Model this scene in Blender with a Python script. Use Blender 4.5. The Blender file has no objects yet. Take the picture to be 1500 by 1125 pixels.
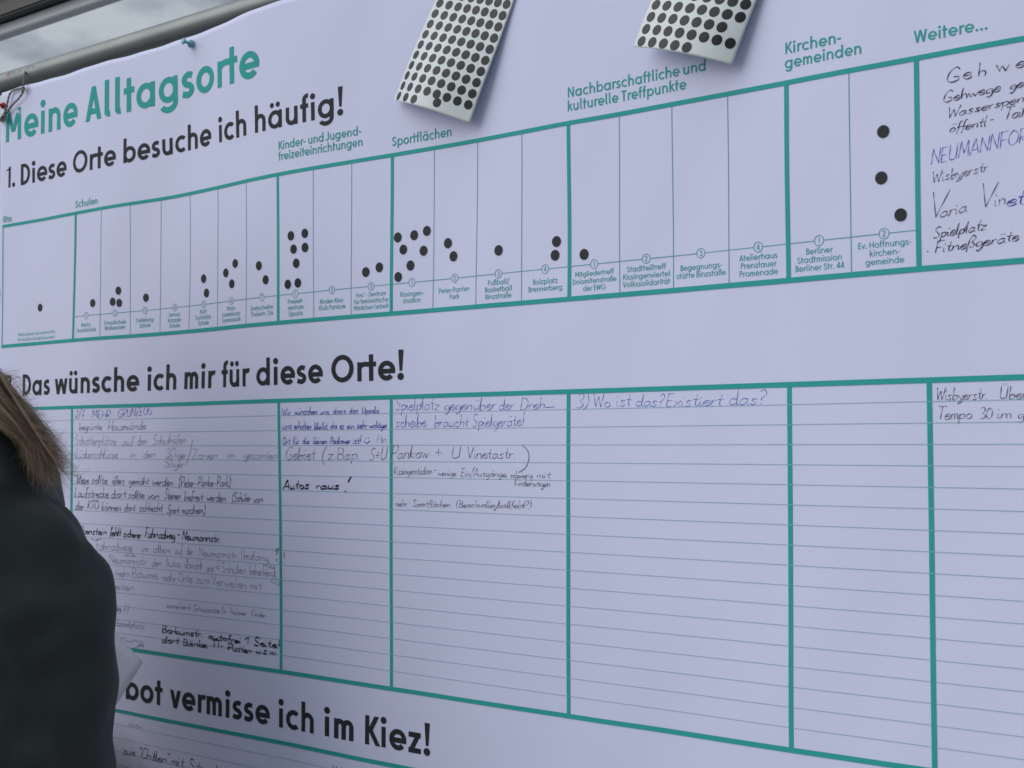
import bpy, bmesh, math, random
import numpy as np
from mathutils import Vector, Matrix

random.seed(7)
S = 0.045            # one narrow table column of the poster, metres
H0 = 1.737           # height of the poster's upper table line above the ground
FOC = 2079.5         # focal length in photo pixels (1500 wide)
R = np.array([[0.7701, 0.00105, 0.63792], [-0.02865, 0.99905, 0.03293], [-0.63728, -0.04364, 0.76939]])
CAM = np.array([27.9592, 5.2737, -18.2919])      # in poster cells: right, down, into the wall

# ------------------------------------------------------------------ camera
sc = bpy.context.scene
C = sc.collection
def wv(a):           # poster cells -> world metres
    return Vector((a[0]*S, a[2]*S, H0-a[1]*S))
cd = bpy.data.cameras.new('camera'); cam = bpy.data.objects.new('camera', cd); C.objects.link(cam)
def wd(r): return Vector((r[0], r[2], -r[1]))
M = Matrix((wd(R[0]), -wd(R[1]), -wd(R[2]))).transposed().to_4x4()
M.translation = wv(CAM); cam.matrix_world = M
cd.sensor_width = 36; cd.lens = 36*FOC/1500; cd.clip_start = 0.05; cd.clip_end = 3000
cd.dof.use_dof = True; cd.dof.focus_distance = 1.02; cd.dof.aperture_fstop = 32
sc.camera = cam

# ------------------------------------------------------------------ sky, sun, exposure
SUN_EL, SUN_ROT = math.radians(52), math.radians(215)
w = bpy.data.worlds.new('World'); sc.world = w; w.use_nodes = True
nt = w.node_tree; N = nt.nodes; Lk = nt.links
bg = N['Background']
sky = N.new('ShaderNodeTexSky'); sky.sky_type = 'NISHITA'; sky.sun_disc = False
sky.sun_elevation = SUN_EL; sky.sun_rotation = SUN_ROT
tc = N.new('ShaderNodeTexCoord'); mp = N.new('ShaderNodeMapping'); mp.inputs['Scale'].default_value = (1, 1, 2.2)
mp.inputs['Location'].default_value = (3.1, 1.7, 0.4)
no = N.new('ShaderNodeTexNoise'); no.inputs['Scale'].default_value = 5.0; no.inputs['Detail'].default_value = 6
no.inputs['Roughness'].default_value = 0.52
cr = N.new('ShaderNodeValToRGB')
cr.color_ramp.elements[0].position = 0.44; cr.color_ramp.elements[0].color = (0.8, 0.95, 1.15, 1)
cr.color_ramp.elements[1].position = 0.58; cr.color_ramp.elements[1].color = (3.3, 3.55, 3.85, 1)
mx = N.new('ShaderNodeMix'); mx.data_type = 'RGBA'; mx.inputs['Factor'].default_value = 0.9
Lk.new(tc.outputs['Generated'], mp.inputs['Vector']); Lk.new(mp.outputs[0], no.inputs['Vector'])
Lk.new(no.outputs['Fac'], cr.inputs['Fac']); Lk.new(sky.outputs[0], mx.inputs['A']); Lk.new(cr.outputs[0], mx.inputs['B'])
sx = N.new('ShaderNodeSeparateXYZ'); mr_ = N.new('ShaderNodeMapRange'); vm = N.new('ShaderNodeVectorMath'); vm.operation = 'SCALE'
mr_.inputs['To Min'].default_value = 0.62; mr_.inputs['To Max'].default_value = 1.86
Lk.new(tc.outputs['Generated'], sx.inputs[0]); Lk.new(sx.outputs['Z'], mr_.inputs['Value'])
Lk.new(mx.outputs['Result'], vm.inputs[0]); Lk.new(mr_.outputs[0], vm.inputs['Scale'])
Lk.new(vm.outputs[0], bg.inputs['Color']); bg.inputs['Strength'].default_value = 0.1
sd = bpy.data.lights.new('sun', 'SUN'); so = bpy.data.objects.new('sun', sd); C.objects.link(so)
sd.energy = 1.15; sd.angle = math.radians(62); sd.color = (1, 0.98, 0.97)
SD = Vector((-0.55, -0.72, 0.62)).normalized()      # towards the bright patch of cloud
so.rotation_euler = SD.to_track_quat('Z', 'Y').to_euler()
sky.sun_elevation = math.asin(SD.z); sky.sun_rotation = math.atan2(SD.x, SD.y)
sc.view_settings.view_transform = 'Standard'; sc.view_settings.look = 'None'
sc.view_settings.gamma = 1; sc.view_settings.use_curve_mapping = False
sc.view_settings.exposure = 0.62

# ------------------------------------------------------------------ helpers
def mat(name, col, rough=0.6, spec=0.5, metal=0.0, noise=None, bump=None, coat=0.0, sheen=0.0):
    m = bpy.data.materials.new(name); m.use_nodes = True
    n = m.node_tree.nodes; l = m.node_tree.links; b = n['Principled BSDF']
    b.inputs['Base Color'].default_value = (*col, 1); b.inputs['Roughness'].default_value = rough
    b.inputs['Specular IOR Level'].default_value = spec; b.inputs['Metallic'].default_value = metal
    b.inputs['Coat Weight'].default_value = coat; b.inputs['Sheen Weight'].default_value = sheen
    t = n.new('ShaderNodeTexCoord')
    if noise:
        sc_, amt, col2 = noise
        z = n.new('ShaderNodeTexNoise'); z.inputs['Scale'].default_value = sc_; z.inputs['Detail'].default_value = 5
        r = n.new('ShaderNodeMix'); r.data_type = 'RGBA'
        r.inputs['A'].default_value = (*col, 1); r.inputs['B'].default_value = (*col2, 1)
        mr = n.new('ShaderNodeMapRange'); mr.inputs['From Min'].default_value = 0.35; mr.inputs['From Max'].default_value = 0.65
        mr.inputs['To Max'].default_value = amt
        l.new(t.outputs['Object'], z.inputs['Vector']); l.new(z.outputs['Fac'], mr.inputs['Value'])
        l.new(mr.outputs[0], r.inputs['Factor']); l.new(r.outputs['Result'], b.inputs['Base Color'])
    if bump:
        sc_, st, dist = bump
        z = n.new('ShaderNodeTexNoise'); z.inputs['Scale'].default_value = sc_; z.inputs['Detail'].default_value = 4
        k = n.new('ShaderNodeBump'); k.inputs['Strength'].default_value = st; k.inputs['Distance'].default_value = dist
        l.new(t.outputs['Object'], z.inputs['Vector']); l.new(z.outputs['Fac'], k.inputs['Height'])
        l.new(k.outputs[0], b.inputs['Normal'])
    return m
def mesh_obj(name, verts, faces, m, parent=None, smooth=False):
    me = bpy.data.meshes.new(name); me.from_pydata([tuple(v) for v in verts], [], faces); me.update()
    if m: me.materials.append(m)
    if smooth: me.polygons.foreach_set('use_smooth', [True]*len(me.polygons))
    o = bpy.data.objects.new(name, me); C.objects.link(o)
    if parent: o.parent = parent
    return o
def bm_obj(name, bm, m, parent=None, smooth=False):
    me = bpy.data.meshes.new(name); bm.to_mesh(me); bm.free(); me.materials.append(m)
    if smooth: me.polygons.foreach_set('use_smooth', [True]*len(me.polygons))
    o = bpy.data.objects.new(name, me); C.objects.link(o)
    if parent: o.parent = parent
    return o
def empty(name, loc):
    o = bpy.data.objects.new(name, None); C.objects.link(o); o.location = loc; o.empty_display_size = 0.05
    bpy.context.view_layer.update(); return o
def tag(o, label, cat, group=None):
    o['label'] = label; o['category'] = cat
    if group: o['group'] = group
    return o
def adopt(o, parent):                     # parent while keeping the world place
    o.parent = parent; o.matrix_parent_inverse = parent.matrix_world.inverted(); return o
def box_mesh(a, b, bev=0.0):
    bm = bmesh.new(); bmesh.ops.create_cube(bm, size=1)
    for v in bm.verts:
        for i in range(3): v.co[i] = a[i] if v.co[i] < 0 else b[i]
    if bev: bmesh.ops.bevel(bm, geom=bm.edges[:], offset=bev, segments=2, affect='EDGES')
    return bm
def tube(path, rad, seg=10, caps=True):
    vs, fs = [], []; n = len(path)
    path = [Vector(p) for p in path]
    prev = None
    for i, p in enumerate(path):
        d = (path[min(i+1, n-1)]-path[max(i-1, 0)]).normalized()
        if prev is None:
            a = d.orthogonal().normalized()
        else:
            a = (prev-d*prev.dot(d)).normalized()
        prev = a; b = d.cross(a); r = rad[i] if isinstance(rad, (list, tuple)) else rad
        for k in range(seg):
            t = 2*math.pi*k/seg; vs.append(p+(a*math.cos(t)+b*math.sin(t))*r)
    for i in range(n-1):
        for k in range(seg):
            k2 = (k+1) % seg; fs.append((i*seg+k, i*seg+k2, (i+1)*seg+k2, (i+1)*seg+k))
    if caps:
        fs.append(tuple(range(seg-1, -1, -1))); fs.append(tuple((n-1)*seg+k for k in range(seg)))
    return vs, fs
def catmull(pts, step):
    pts = [np.array(p, float) for p in pts]
    if len(pts) < 3:
        L_ = np.linalg.norm(pts[1]-pts[0]); k = max(1, int(math.ceil(L_/step)))
        return [pts[0]+(pts[1]-pts[0])*i/k for i in range(k+1)]
    P = [2*pts[0]-pts[1]]+pts+[2*pts[-1]-pts[-2]]
    if np.linalg.norm(pts[0]-pts[-1]) < 1e-6: P[0] = pts[-2]; P[-1] = pts[1]
    out = []
    for i in range(1, len(P)-2):
        L_ = np.linalg.norm(P[i+1]-P[i]); k = max(2, int(math.ceil(L_/step)))
        for j in range(k):
            t = j/k
            out.append(0.5*((2*P[i])+(-P[i-1]+P[i+1])*t+(2*P[i-1]-5*P[i]+4*P[i+1]-P[i+2])*t*t+(-P[i-1]+3*P[i]-3*P[i+1]+P[i+2])*t**3))
    out.append(P[-2]); return out

# ------------------------------------------------------------------ relief of the hanging paper (cells), measured on its printed grid
WP = [(0,0,0.001),(1,0,-0.012),(2,0,0.042),(3,0,0.101),(4,0,0.114),(5,0,0.026),(6,0,-0.066),(7,0,-0.103),(8,0,-0.105),(9,0,-0.062),(10,0,-0.003),(11,0,0.041),(12,0,0.058),(13,0,0.034),(14,0,0.021),(15,0,0.023),(16,0,0.034),(17,0,0.017),(18,0,-0.003),(19,0,-0.033),(20,0,-0.047),(0,2.876,-0.032),(1,2.876,-0.007),(2,2.876,0.068),(3,2.876,0.115),(4,2.876,0.107),(5,2.876,0.044),(6,2.876,-0.050),(7,2.876,-0.073),(8,2.876,-0.080),(9,2.876,-0.055),(10,2.876,-0.014),(11,2.876,-0.007),(12,2.876,0.005),(13,2.876,0.018),(14,2.876,0.026),(15,2.876,0.037),(16,2.876,0.039),(17,2.876,0.024),(18,2.876,-0.003),(19,2.876,-0.024),(20,2.876,-0.030),(0,4.393,-0.032),(7,4.393,-0.050),(10,4.393,-0.018),(14,4.393,0.001),(18,4.393,0.000),(7,9.593,0.058),(10,9.593,0.012),(14,9.593,-0.023),(18,9.593,-0.041),
      (-3,-3.3,0),(0,-3.3,0),(2,-3.3,0),(3.8,-3.3,0.01),(5.6,-3.4,-0.12),(7,-3.5,-0.2),(9,-3.5,-0.1),(-3,0,0),(-3,3,0),(-3,6,0),(0,8,0),(12,-3.4,0),(16,-3.4,0),(21,0,-0.04),(23,5,0),(10,14,0),(0,14,0),(20,14,0)]
WP = np.array(WP, float)
SU, SV = 1.35, 3.2
def kern(a, b):
    return np.exp(-(a[:, None, 0]-b[None, :, 0])**2/(2*SU*SU)-(a[:, None, 1]-b[None, :, 1])**2/(2*SV*SV))
ALPHA = np.linalg.solve(kern(WP, WP)+0.03*np.eye(len(WP)), WP[:, 2])
def Wf(uv):
    uv = np.atleast_2d(np.array(uv, float))[:, :2]
    out = np.empty(len(uv))
    a, b = uv[:, 0], uv[:, 1]
    fine = 0.005*np.sin(2.3*a+0.9*b+1.1*np.sin(0.8*b+a*.3))+0.004*np.sin(1.4*b-1.9*a+1.3*np.sin(0.7*a))+0.003*np.sin(3.9*a-0.6*b)*np.sin(1.7*b+.5)
    for i in range(0, len(uv), 20000):
        out[i:i+20000] = kern(uv[i:i+20000], WP) @ ALPHA
    return out+fine
def ray(px, py):
    return R.T @ np.array([(px-750)/FOC, (py-562.5)/FOC, 1.0])
def unp(px, py, W=0.0):          # photo pixel measured on a plane W cells behind the poster's mean plane
    d = ray(px, py); return CAM+d*(W-CAM[2])/d[2]
def uv(px, py):                  # ... on the paper itself
    W = 0.0
    for _ in range(5):
        p = unp(px, py, W); W = Wf(p[:2])[0]
    return np.array([p[0], p[1]])
def at_depth(px, py, d):         # world point at a distance along the view
    return wv(CAM+ray(px, py)*d/S)

# ------------------------------------------------------------------ materials
paper = mat('poster_paper', (0.685, 0.71, 0.925), 0.6, 0.3, noise=(3.0, 0.5, (0.67, 0.70, 0.92)), bump=(900, 0.06, 0.0004))
teal = mat('teal_print', (0.036, 0.37, 0.345), 0.6, 0.12, noise=(60, 0.4, (0.04, 0.385, 0.36)))
tealthin = mat('teal_fine_print', (0.14, 0.40, 0.43), 0.6, 0.12)
rulem = mat('pale_rule_print', (0.30, 0.50, 0.58), 0.6, 0.12)
black = mat('black_print', (0.03, 0.033, 0.037), 0.6, 0.12, noise=(60, 0.5, (0.038, 0.04, 0.045)))
dotm = mat('black_sticker', (0.022, 0.026, 0.029), 0.5, 0.2)
sheetdot = mat('glossy_black_sticker', (0.016, 0.019, 0.02), 0.42, 0.35)
sheetm = mat('silicone_backing_paper', (0.70, 0.76, 0.755), 0.36, 0.35)
ink_blue = mat('blue_ballpoint', (0.055, 0.075, 0.42), 0.6, 0.12)
ink_blue2 = mat('pale_blue_ballpoint', (0.13, 0.16, 0.52), 0.6, 0.12)
ink_gray = mat('grey_pencil', (0.17, 0.18, 0.25), 0.6, 0.12)
ink_black = mat('black_pen', (0.035, 0.035, 0.06), 0.6, 0.12)
metal = mat('galvanised_tube', (0.24, 0.26, 0.25), 0.46, 0.5, 0.55, noise=(25, 0.6, (0.19, 0.21, 0.205)), bump=(300, 0.1, 0.0005))
darkmetal = mat('dark_painted_steel', (0.018, 0.02, 0.02), 0.5, 0.5)
greymetal = mat('grey_fascia', (0.55, 0.58, 0.62), 0.5, 0.4)
roofm = mat('grey_canopy_sheet', (0.34, 0.38, 0.39), 0.5, 0.4)
boardm = mat('foam_board', (0.7, 0.7, 0.72), 0.7, 0.3)

# ------------------------------------------------------------------ setting
gbm = box_mesh((-60, -60, -0.3), (60, 60, 0)); ground = bm_obj('ground', gbm, mat('concrete_paving', (0.25, 0.25, 0.25), 0.9, 0.3, noise=(8, 0.8, (0.20, 0.20, 0.20)), bump=(60, 0.5, 0.01)))
ground['kind'] = 'structure'
# canopy behind the poster stand: dark beam, grey fascia under it, sheet above
can = empty('canopy_frame', (0, 0.9, 0))
tag(can, 'dark canopy beam with grey fascia crossing the cloudy sky above the tube', 'canopy')
WB = 22.0
zb = lambda py: wv(unp(0, py, WB)).z
yb = WB*S
x0c, x1c = -3.6, 3.4
bm = box_mesh((x0c, yb-0.06, zb(45)), (x1c, yb, zb(19)-0.001), 0.004); adopt(bm_obj('beam', bm, darkmetal), can)
bm = box_mesh((x0c, yb-0.066, zb(19)), (x1c, yb-0.004, zb(17)), 0.002); adopt(bm_obj('trim_strip', bm, greymetal), can)
bm = box_mesh((x0c, yb-0.03, zb(61)), (x1c, yb+0.001, zb(45)-0.002), 0.002); adopt(bm_obj('fascia', bm, greymetal), can)
bm = box_mesh((x0c, yb-0.08, zb(17)+0.002), (x1c, yb-0.01, zb(15)+0.5), 0.004); adopt(bm_obj('roof_panel', bm, roofm), can)
for xx in (x0c+0.05, x1c-0.05):
    bm = box_mesh((xx-0.04, yb+0.061, 0), (xx+0.04, yb+0.14, zb(15)), 0.004); adopt(bm_obj('post', bm, darkmetal), can)

# display stand: two uprights and the top tube the poster hangs on
stand = empty('display_stand', wv((10, 35, 0.3)))
stand.location.z = 0; bpy.context.view_layer.update()
tag(stand, 'grey metal tube stand running along the top edge of the poster', 'stand')
PR = 0.25*S; pv, pw = -3.615, 0.29
vs, fs = tube([wv((u_, pv, pw)) for u_ in np.linspace(-4.4, 24.0, 60)], PR, 28)
rail = adopt(mesh_obj('top_rail', vs, fs, metal, smooth=True), stand)
for nm, u_ in (('upright', -4.6), ('upright', 24.25)):
    vs, fs = tube([Vector((u_*S, pw*S+0.006, 0.02)), Vector((u_*S, pw*S+0.006, H0+4.3*S))], 0.011, 20)
    adopt(mesh_obj(nm, vs, fs, darkmetal, smooth=True), stand)
    bm = box_mesh((u_*S-0.03, -0.22, 0), (u_*S+0.03, 0.26, 0.02), 0.004); adopt(bm_obj('foot', bm, darkmetal), stand)
# faint print on the tube near its end: a red mark and worn grey characters
def tube_patch(px0, px1, a0, a1, m, n=6):
    u0 = unp(px0, 118, 0.1)[0]; u1 = unp(px1, 112, 0.1)[0]; vs, fs = [], []
    for i in range(2):
        for k in range(n+1):
            a = math.radians(a0+(a1-a0)*k/n); uu = (u0, u1)[i]
            vs.append(wv((uu, pv-math.sin(a)*0.2535, pw-math.cos(a)*0.2535)))
    for k in range(n): fs.append((k, k+1, n+1+k+1, n+1+k))
    return vs, fs
redm = mat('worn_red_print', (0.34, 0.19, 0.17), 0.5, 0.4)
grym = mat('worn_grey_print', (0.22, 0.235, 0.25), 0.5, 0.4)
vs, fs = [], []
for a, b, c0, c1 in ((12.2, 13.6, 8, 38), (14.2, 15.2, 8, 38), (15.8, 17.3, 8, 38), (12.2, 17.3, 36, 41)):
    v_, f_ = tube_patch(a, b, c0, c1, redm); fs += [tuple(i+len(vs) for i in f) for f in f_]; vs += v_
adopt(mesh_obj('red_tube_mark', vs, fs, redm), stand)
vs, fs = [], []
for a, b, c0, c1 in ((20, 21.5, 10, 34), (23, 26, 10, 15), (23, 24, 10, 34), (28, 30, 10, 30), (32, 34, 12, 32), (41, 42.5, 10, 34), (44, 47, 28, 34), (44.5, 45.5, 10, 30), (49, 50.5, 10, 34), (51, 54, 10, 15)):
    v_, f_ = tube_patch(a, b, c0, c1, grym); fs += [tuple(i+len(vs) for i in f) for f in f_]; vs += v_
adopt(mesh_obj('grey_tube_marks', vs, fs, grym), stand)

# ------------------------------------------------------------------ the poster
poster = empty('poster', wv((10, 15.3, 0)))
tag(poster, 'large pale poster sheet with teal tables, black headings and handwriting', 'poster')
U0, U1, V1 = -3.19, 23.2, 15.3
def vtop(u_):
    return -3.265-0.10*1/(1+math.exp(-(u_-5.2)*2.2))-0.010*math.sin(u_*2.1)-0.006*math.sin(u_*5.3+1)
nu, nv = 300, 190
us = np.linspace(U0, U1, nu+1); grid = []
for u_ in us:
    vt = vtop(u_)
    for j in range(nv+1): grid.append((u_, vt+(V1-vt)*j/nv))
grid = np.array(grid); Wg = Wf(grid)
# soft creases where the cord pulls the corner
cr_a, cr_b = uv(44, 132), uv(17, 166)
def crease(g):
    d = cr_b-cr_a; L2 = d@d; t = np.clip(((g-cr_a)@d)/L2, -0.2, 1.3); q = cr_a+t[:, None]*d
    s = (g-q)@np.array([d[1], -d[0]])/math.sqrt(L2); e = np.exp(-(np.abs(t-0.5)/0.55)**4)
    return 0.02*np.exp(-(s/0.09)**2)*e-0.012*np.exp(-((s-0.14)/0.1)**2)*e
Wg = Wg+crease(grid)
vs = [wv((g[0], g[1], w_)) for g, w_ in zip(grid, Wg)]
vs += [wv((g[0], g[1], w_+0.006)) for g, w_ in zip(grid, Wg)]
nn = len(grid); fs = []
for i in range(nu):
    for j in range(nv):
        a = i*(nv+1)+j; b = a+nv+1
        fs.append((a, a+1, b+1, b)); fs.append((nn+a, nn+b, nn+b+1, nn+a+1))
for i in range(nu):
    a = i*(nv+1); b = a+nv+1; fs.append((a, b, nn+b, nn+a)); a += nv; b += nv; fs.append((b, a, nn+a, nn+b))
for j in range(nv):
    fs.append((j+1, j, nn+j, nn+j+1)); a = nu*(nv+1)+j; fs.append((a, a+1, nn+a+1, nn+a))
adopt(mesh_obj('paper_sheet', vs, fs, paper, smooth=False), poster)
for p_ in bpy.data.objects['paper_sheet'].data.polygons[:2*nu*nv]: p_.use_smooth = True
a, b = wv((U0+0.02, V1-0.05, 0.34)), wv((U1-0.05, -3.1, 0.2))
bm = box_mesh((a.x, b.y, a.z), (b.x, a.y, b.z), 0.001); adopt(bm_obj('backing_board', bm, boardm), poster)

class Ink:
    def __init__(s): s.v, s.f, s.n = [], [], 0
    def band(s, L_, R_, lift=None):
        s.n += 1; base = 0.0045+0.0006*(s.n % 5); o = len(s.v)
        for i, (a, b) in enumerate(zip(L_, R_)):
            h = base+0.00004*min(i, 60)
            s.v.append((a[0], a[1], h)); s.v.append((b[0], b[1], h))
        for i in range(len(L_)-1): s.f.append((o+2*i, o+2*i+1, o+2*i+3, o+2*i+2))
    def stroke(s, pts, wd_, taper=False):
        pts = np.array(pts, float); n = len(pts)
        if n < 2: return
        d = np.diff(pts, axis=0); ln = np.hypot(d[:, 0], d[:, 1])+1e-9; d = d/ln[:, None]
        nr = np.stack([d[:, 1], -d[:, 0]], 1)
        q = np.vstack([nr[:1], (nr[:-1]+nr[1:]), nr[-1:]]); m = np.hypot(q[:, 0], q[:, 1])+1e-9; q = q/m[:, None]
        k = np.ones(n); k[1:-1] = np.clip(1/np.maximum((q[1:-1]*nr[:-1]).sum(1), 0.6), 1, 1.5)
        ww = np.full(n, wd_) if np.isscalar(wd_) else np.array(wd_)
        off = q*(ww*k)[:, None]/2
        s.band(pts-off, pts+off)
    def line(s, a, b, wd_, seg=0.3):
        a, b = np.array(a, float), np.array(b, float); k = max(1, int(math.ceil(np.linalg.norm(b-a)/seg)))
        s.stroke([a+(b-a)*i/k for i in range(k+1)], wd_)
    def ring(s, c, r, wd_, n=28):
        s.stroke([(c[0]+r*math.cos(2*math.pi*i/n), c[1]+r*math.sin(2*math.pi*i/n)) for i in range(n+1)], wd_)
    def disc(s, c, r, n=16):
        s.n += 1; h = 0.0045+0.0006*(s.n % 5); o = len(s.v)
        for i in range(n): s.v.append((c[0]+r*math.cos(2*math.pi*i/n), c[1]+r*math.sin(2*math.pi*i/n), h))
        s.f.append(tuple(range(o, o+n)))
    def build(s, name, m):
        a = np.array(s.v); W_ = Wf(a)+crease(a[:, :2])
        return adopt(mesh_obj(name, [wv((p[0], p[1], w_-p[2])) for p, w_ in zip(a, W_)], s.f, m), poster)

# ------------------------------------------------------------------ geometric sans lettering (cap height 1)
XH = 0.70
def glyph(c, w):
    h = w/2; o = []; bx = 0.345
    A_ = lambda cx, cy, rx, ry, a0, a1: o.append(('a', cx, cy, rx, ry, a0, a1))
    l_ = lambda *a: o.append(('l',)+a)
    d_ = lambda *a: o.append(('d',)+a)
    p_ = lambda *a: o.append(('p', a))
    um = False
    if c in 'äöü': um = True; c = {'ä': 'a', 'ö': 'o', 'ü': 'u'}[c]
    adv = 0.5
    if c in 'abdpqgo':
        x0 = 0.05 if c in 'adqgo' else 0.10
        A_(x0+bx, 0.35, bx-h, 0.36-h, 0, 360); adv = x0+2*bx+(0.05 if c in 'bpo' else 0.10)
        if c in 'a': l_(x0+2*bx-h, 0, x0+2*bx-h, XH)
        if c in 'd': l_(x0+2*bx-h, 0, x0+2*bx-h, 1.08)
        if c in 'q': l_(x0+2*bx-h, -0.3, x0+2*bx-h, XH)
        if c == 'g':
            l_(x0+2*bx-h, 0.0, x0+2*bx-h, XH); A_(x0+bx, 0.0, bx-h, 0.29-h, 0, -150)
        if c == 'b': l_(x0+h, 0, x0+h, 1.08)
        if c == 'p': l_(x0+h, -0.3, x0+h, XH)
        mid = x0+bx
    elif c == 'c': A_(0.05+bx, 0.35, bx-h, 0.36-h, 48, 312); adv = 0.66
    elif c == 'e': A_(0.05+bx, 0.35, bx-h, 0.36-h, 0, 318); l_(0.05+h*0.6, 0.33, 0.05+2*bx-0.004, 0.33); adv = 0.77
    elif c == 'f':
        l_(0.13+h, 0, 0.13+h, 0.86); A_(0.13+h+0.17, 0.86, 0.17, 0.22-h, 180, 84); l_(0.03, XH-h, 0.40, XH-h); adv = 0.43
    elif c in 'hn':
        x = 0.10+h; r = (0.57-w)/2; l_(x, 0, x, 1.08 if c == 'h' else XH)
        A_(x+r, 0.71-0.29, r, 0.29-h, 180, 0); l_(x+2*r, 0, x+2*r, 0.43); adv = 0.10+0.57+0.09
    elif c == 'm':
        x = 0.10+h; r = (0.47-w)/2; l_(x, 0, x, XH)
        for k in range(2): A_(x+r+2*r*k, 0.71-0.27, r, 0.27-h, 180, 0); l_(x+2*r*(k+1), 0, x+2*r*(k+1), 0.45)
        adv = 0.10+w+4*r+0.09
    elif c == 'u':
        x = 0.09+h; r = (0.57-w)/2; A_(x+r, 0.28, r, 0.29-h, 180, 360); l_(x, 0.27, x, XH); l_(x+2*r, 0, x+2*r, XH)
        adv = 0.10+0.57+0.09; mid = x+r
    elif c == 'i': l_(0.10+h, 0, 0.10+h, XH); o.append(('o', 0.10+h, 0.92, 0.035+h)); adv = 0.20+w
    elif c == 'j': l_(0.10+h, -0.1, 0.10+h, XH); o.append(('o', 0.10+h, 0.92, 0.035+h)); adv = 0.20+w
    elif c == 'l': l_(0.10+h, 0.12, 0.10+h, 1.08); A_(0.10+h+0.12, 0.13, 0.12, 0.13-h, 180, 275); adv = 0.24+w
    elif c == 'k': l_(0.10+h, 0, 0.10+h, 1.08); d_(0.10+w, 0.30, 0.50, XH); d_(0.31, 0.42, 0.58, 0); adv = 0.64
    elif c == 'r': l_(0.10+h, 0, 0.10+h, XH); A_(0.10+h+0.24, 0.44, 0.24, 0.27-h, 180, 75); adv = 0.45
    elif c == 't': l_(0.13+h, 0, 0.13+h, 0.97); l_(0.02, XH-h, 0.42, XH-h); adv = 0.45
    elif c == 's': p_((0.47-h*.4, 0.585), (0.30, 0.71-h), (0.07+h, 0.54), (0.17, 0.40), (0.38, 0.30), (0.50-h, 0.17), (0.28, -0.01+h), (0.05+h*.4, 0.12)); adv = 0.55
    elif c == 'v': d_(0.03+h, XH, 0.31, 0.0); d_(0.59-h, XH, 0.31, 0.0); adv = 0.62
    elif c == 'w': d_(0.03+h, XH, 0.25, 0); d_(0.47, XH, 0.25, 0); d_(0.47, XH, 0.69, 0); d_(0.91-h, XH, 0.69, 0); adv = 0.94
    elif c == 'x': d_(0.05+h, XH, 0.53-h, 0); d_(0.53-h, XH, 0.05+h, 0); adv = 0.58
    elif c == 'y': d_(0.03+h, XH, 0.32, 0.03); d_(0.61-h, XH, 0.18+h, -0.3); adv = 0.63
    elif c == 'z': l_(0.06, XH-h, 0.54, XH-h); l_(0.05, h, 0.55, h); d_(0.54-h*1.2, XH-h, 0.05+h*1.2, h); adv = 0.60
    elif c == 'ß':
        l_(0.10+h, 0, 0.10+h, 0.84); A_(0.10+h+0.19, 0.84, 0.19, 0.25-h, 180, 0)
        p_((0.10+h+0.38, 0.84), (0.42, 0.66), (0.30, 0.60)); p_((0.30, 0.60), (0.52, 0.50), (0.58-h*.5, 0.28), (0.48, 0.06), (0.30, h)); adv = 0.66
    elif c == 'A': d_(0.03+h, 0, 0.36, 1); d_(0.69-h, 0, 0.36, 1); l_(0.17, 0.27, 0.55, 0.27); adv = 0.72
    elif c == 'B':
        l_(0.11+h, 0, 0.11+h, 1); A_(0.30, 0.755, 0.22, 0.245-h, 90, -90); A_(0.32, 0.27+h*.3, 0.26, 0.27-h*.8, 90, -90)
        for y in (1-h, 0.51, h): l_(0.11, y, 0.32, y)
        adv = 0.66
    elif c == 'D': l_(0.11+h, 0, 0.11+h, 1); A_(0.31, 0.5, 0.42-h, 0.5-h, 90, -90); l_(0.11, 1-h, 0.31, 1-h); l_(0.11, h, 0.31, h); adv = 0.79
    elif c in 'EF':
        l_(0.11+h, 0, 0.11+h, 1); l_(0.11, 1-h, 0.56, 1-h); l_(0.11, 0.51, 0.51, 0.51)
        if c == 'E': l_(0.11, h, 0.57, h)
        adv = 0.60
    elif c == 'G': A_(0.52, 0.5, 0.47-h, 0.51-h, 48, 360); l_(0.54, 0.5-h*.3, 0.99, 0.5-h*.3); adv = 1.04
    elif c == 'H': l_(0.11+h, 0, 0.11+h, 1); l_(0.76-h, 0, 0.76-h, 1); l_(0.12, 0.5, 0.75, 0.5); adv = 0.87
    elif c == 'I': l_(0.11+h, 0, 0.11+h, 1); adv = 0.22+w
    elif c == 'J': l_(0.42-h, 0.26, 0.42-h, 1); A_(0.42-h-0.19, 0.27, 0.19, 0.27-h, 0, -160); adv = 0.52
    elif c == 'K': l_(0.11+h, 0, 0.11+h, 1); d_(0.11+w, 0.42, 0.60, 1); d_(0.30, 0.58, 0.66, 0); adv = 0.70
    elif c == 'L': l_(0.11+h, 0, 0.11+h, 1); l_(0.11, h, 0.50, h); adv = 0.53
    elif c == 'M': l_(0.11+h, 0, 0.11+h, 1); l_(0.89-h, 0, 0.89-h, 1); d_(0.11+h, 1, 0.50, 0.28); d_(0.89-h, 1, 0.50, 0.28); adv = 1.0
    elif c == 'N': l_(0.11+h, 0, 0.11+h, 1); l_(0.76-h, 0, 0.76-h, 1); d_(0.11+h, 1, 0.76-h, 0); adv = 0.87
    elif c == 'O': A_(0.52, 0.5, 0.47-h, 0.51-h, 0, 360); adv = 1.04
    elif c in 'PR':
        l_(0.11+h, 0, 0.11+h, 1); A_(0.33, 0.73, 0.26-h*.5, 0.27-h, 90, -90); l_(0.11, 1-h, 0.33, 1-h); l_(0.11, 0.46+h, 0.33, 0.46+h)
        if c == 'R': d_(0.33, 0.48, 0.60-h, 0)
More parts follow.
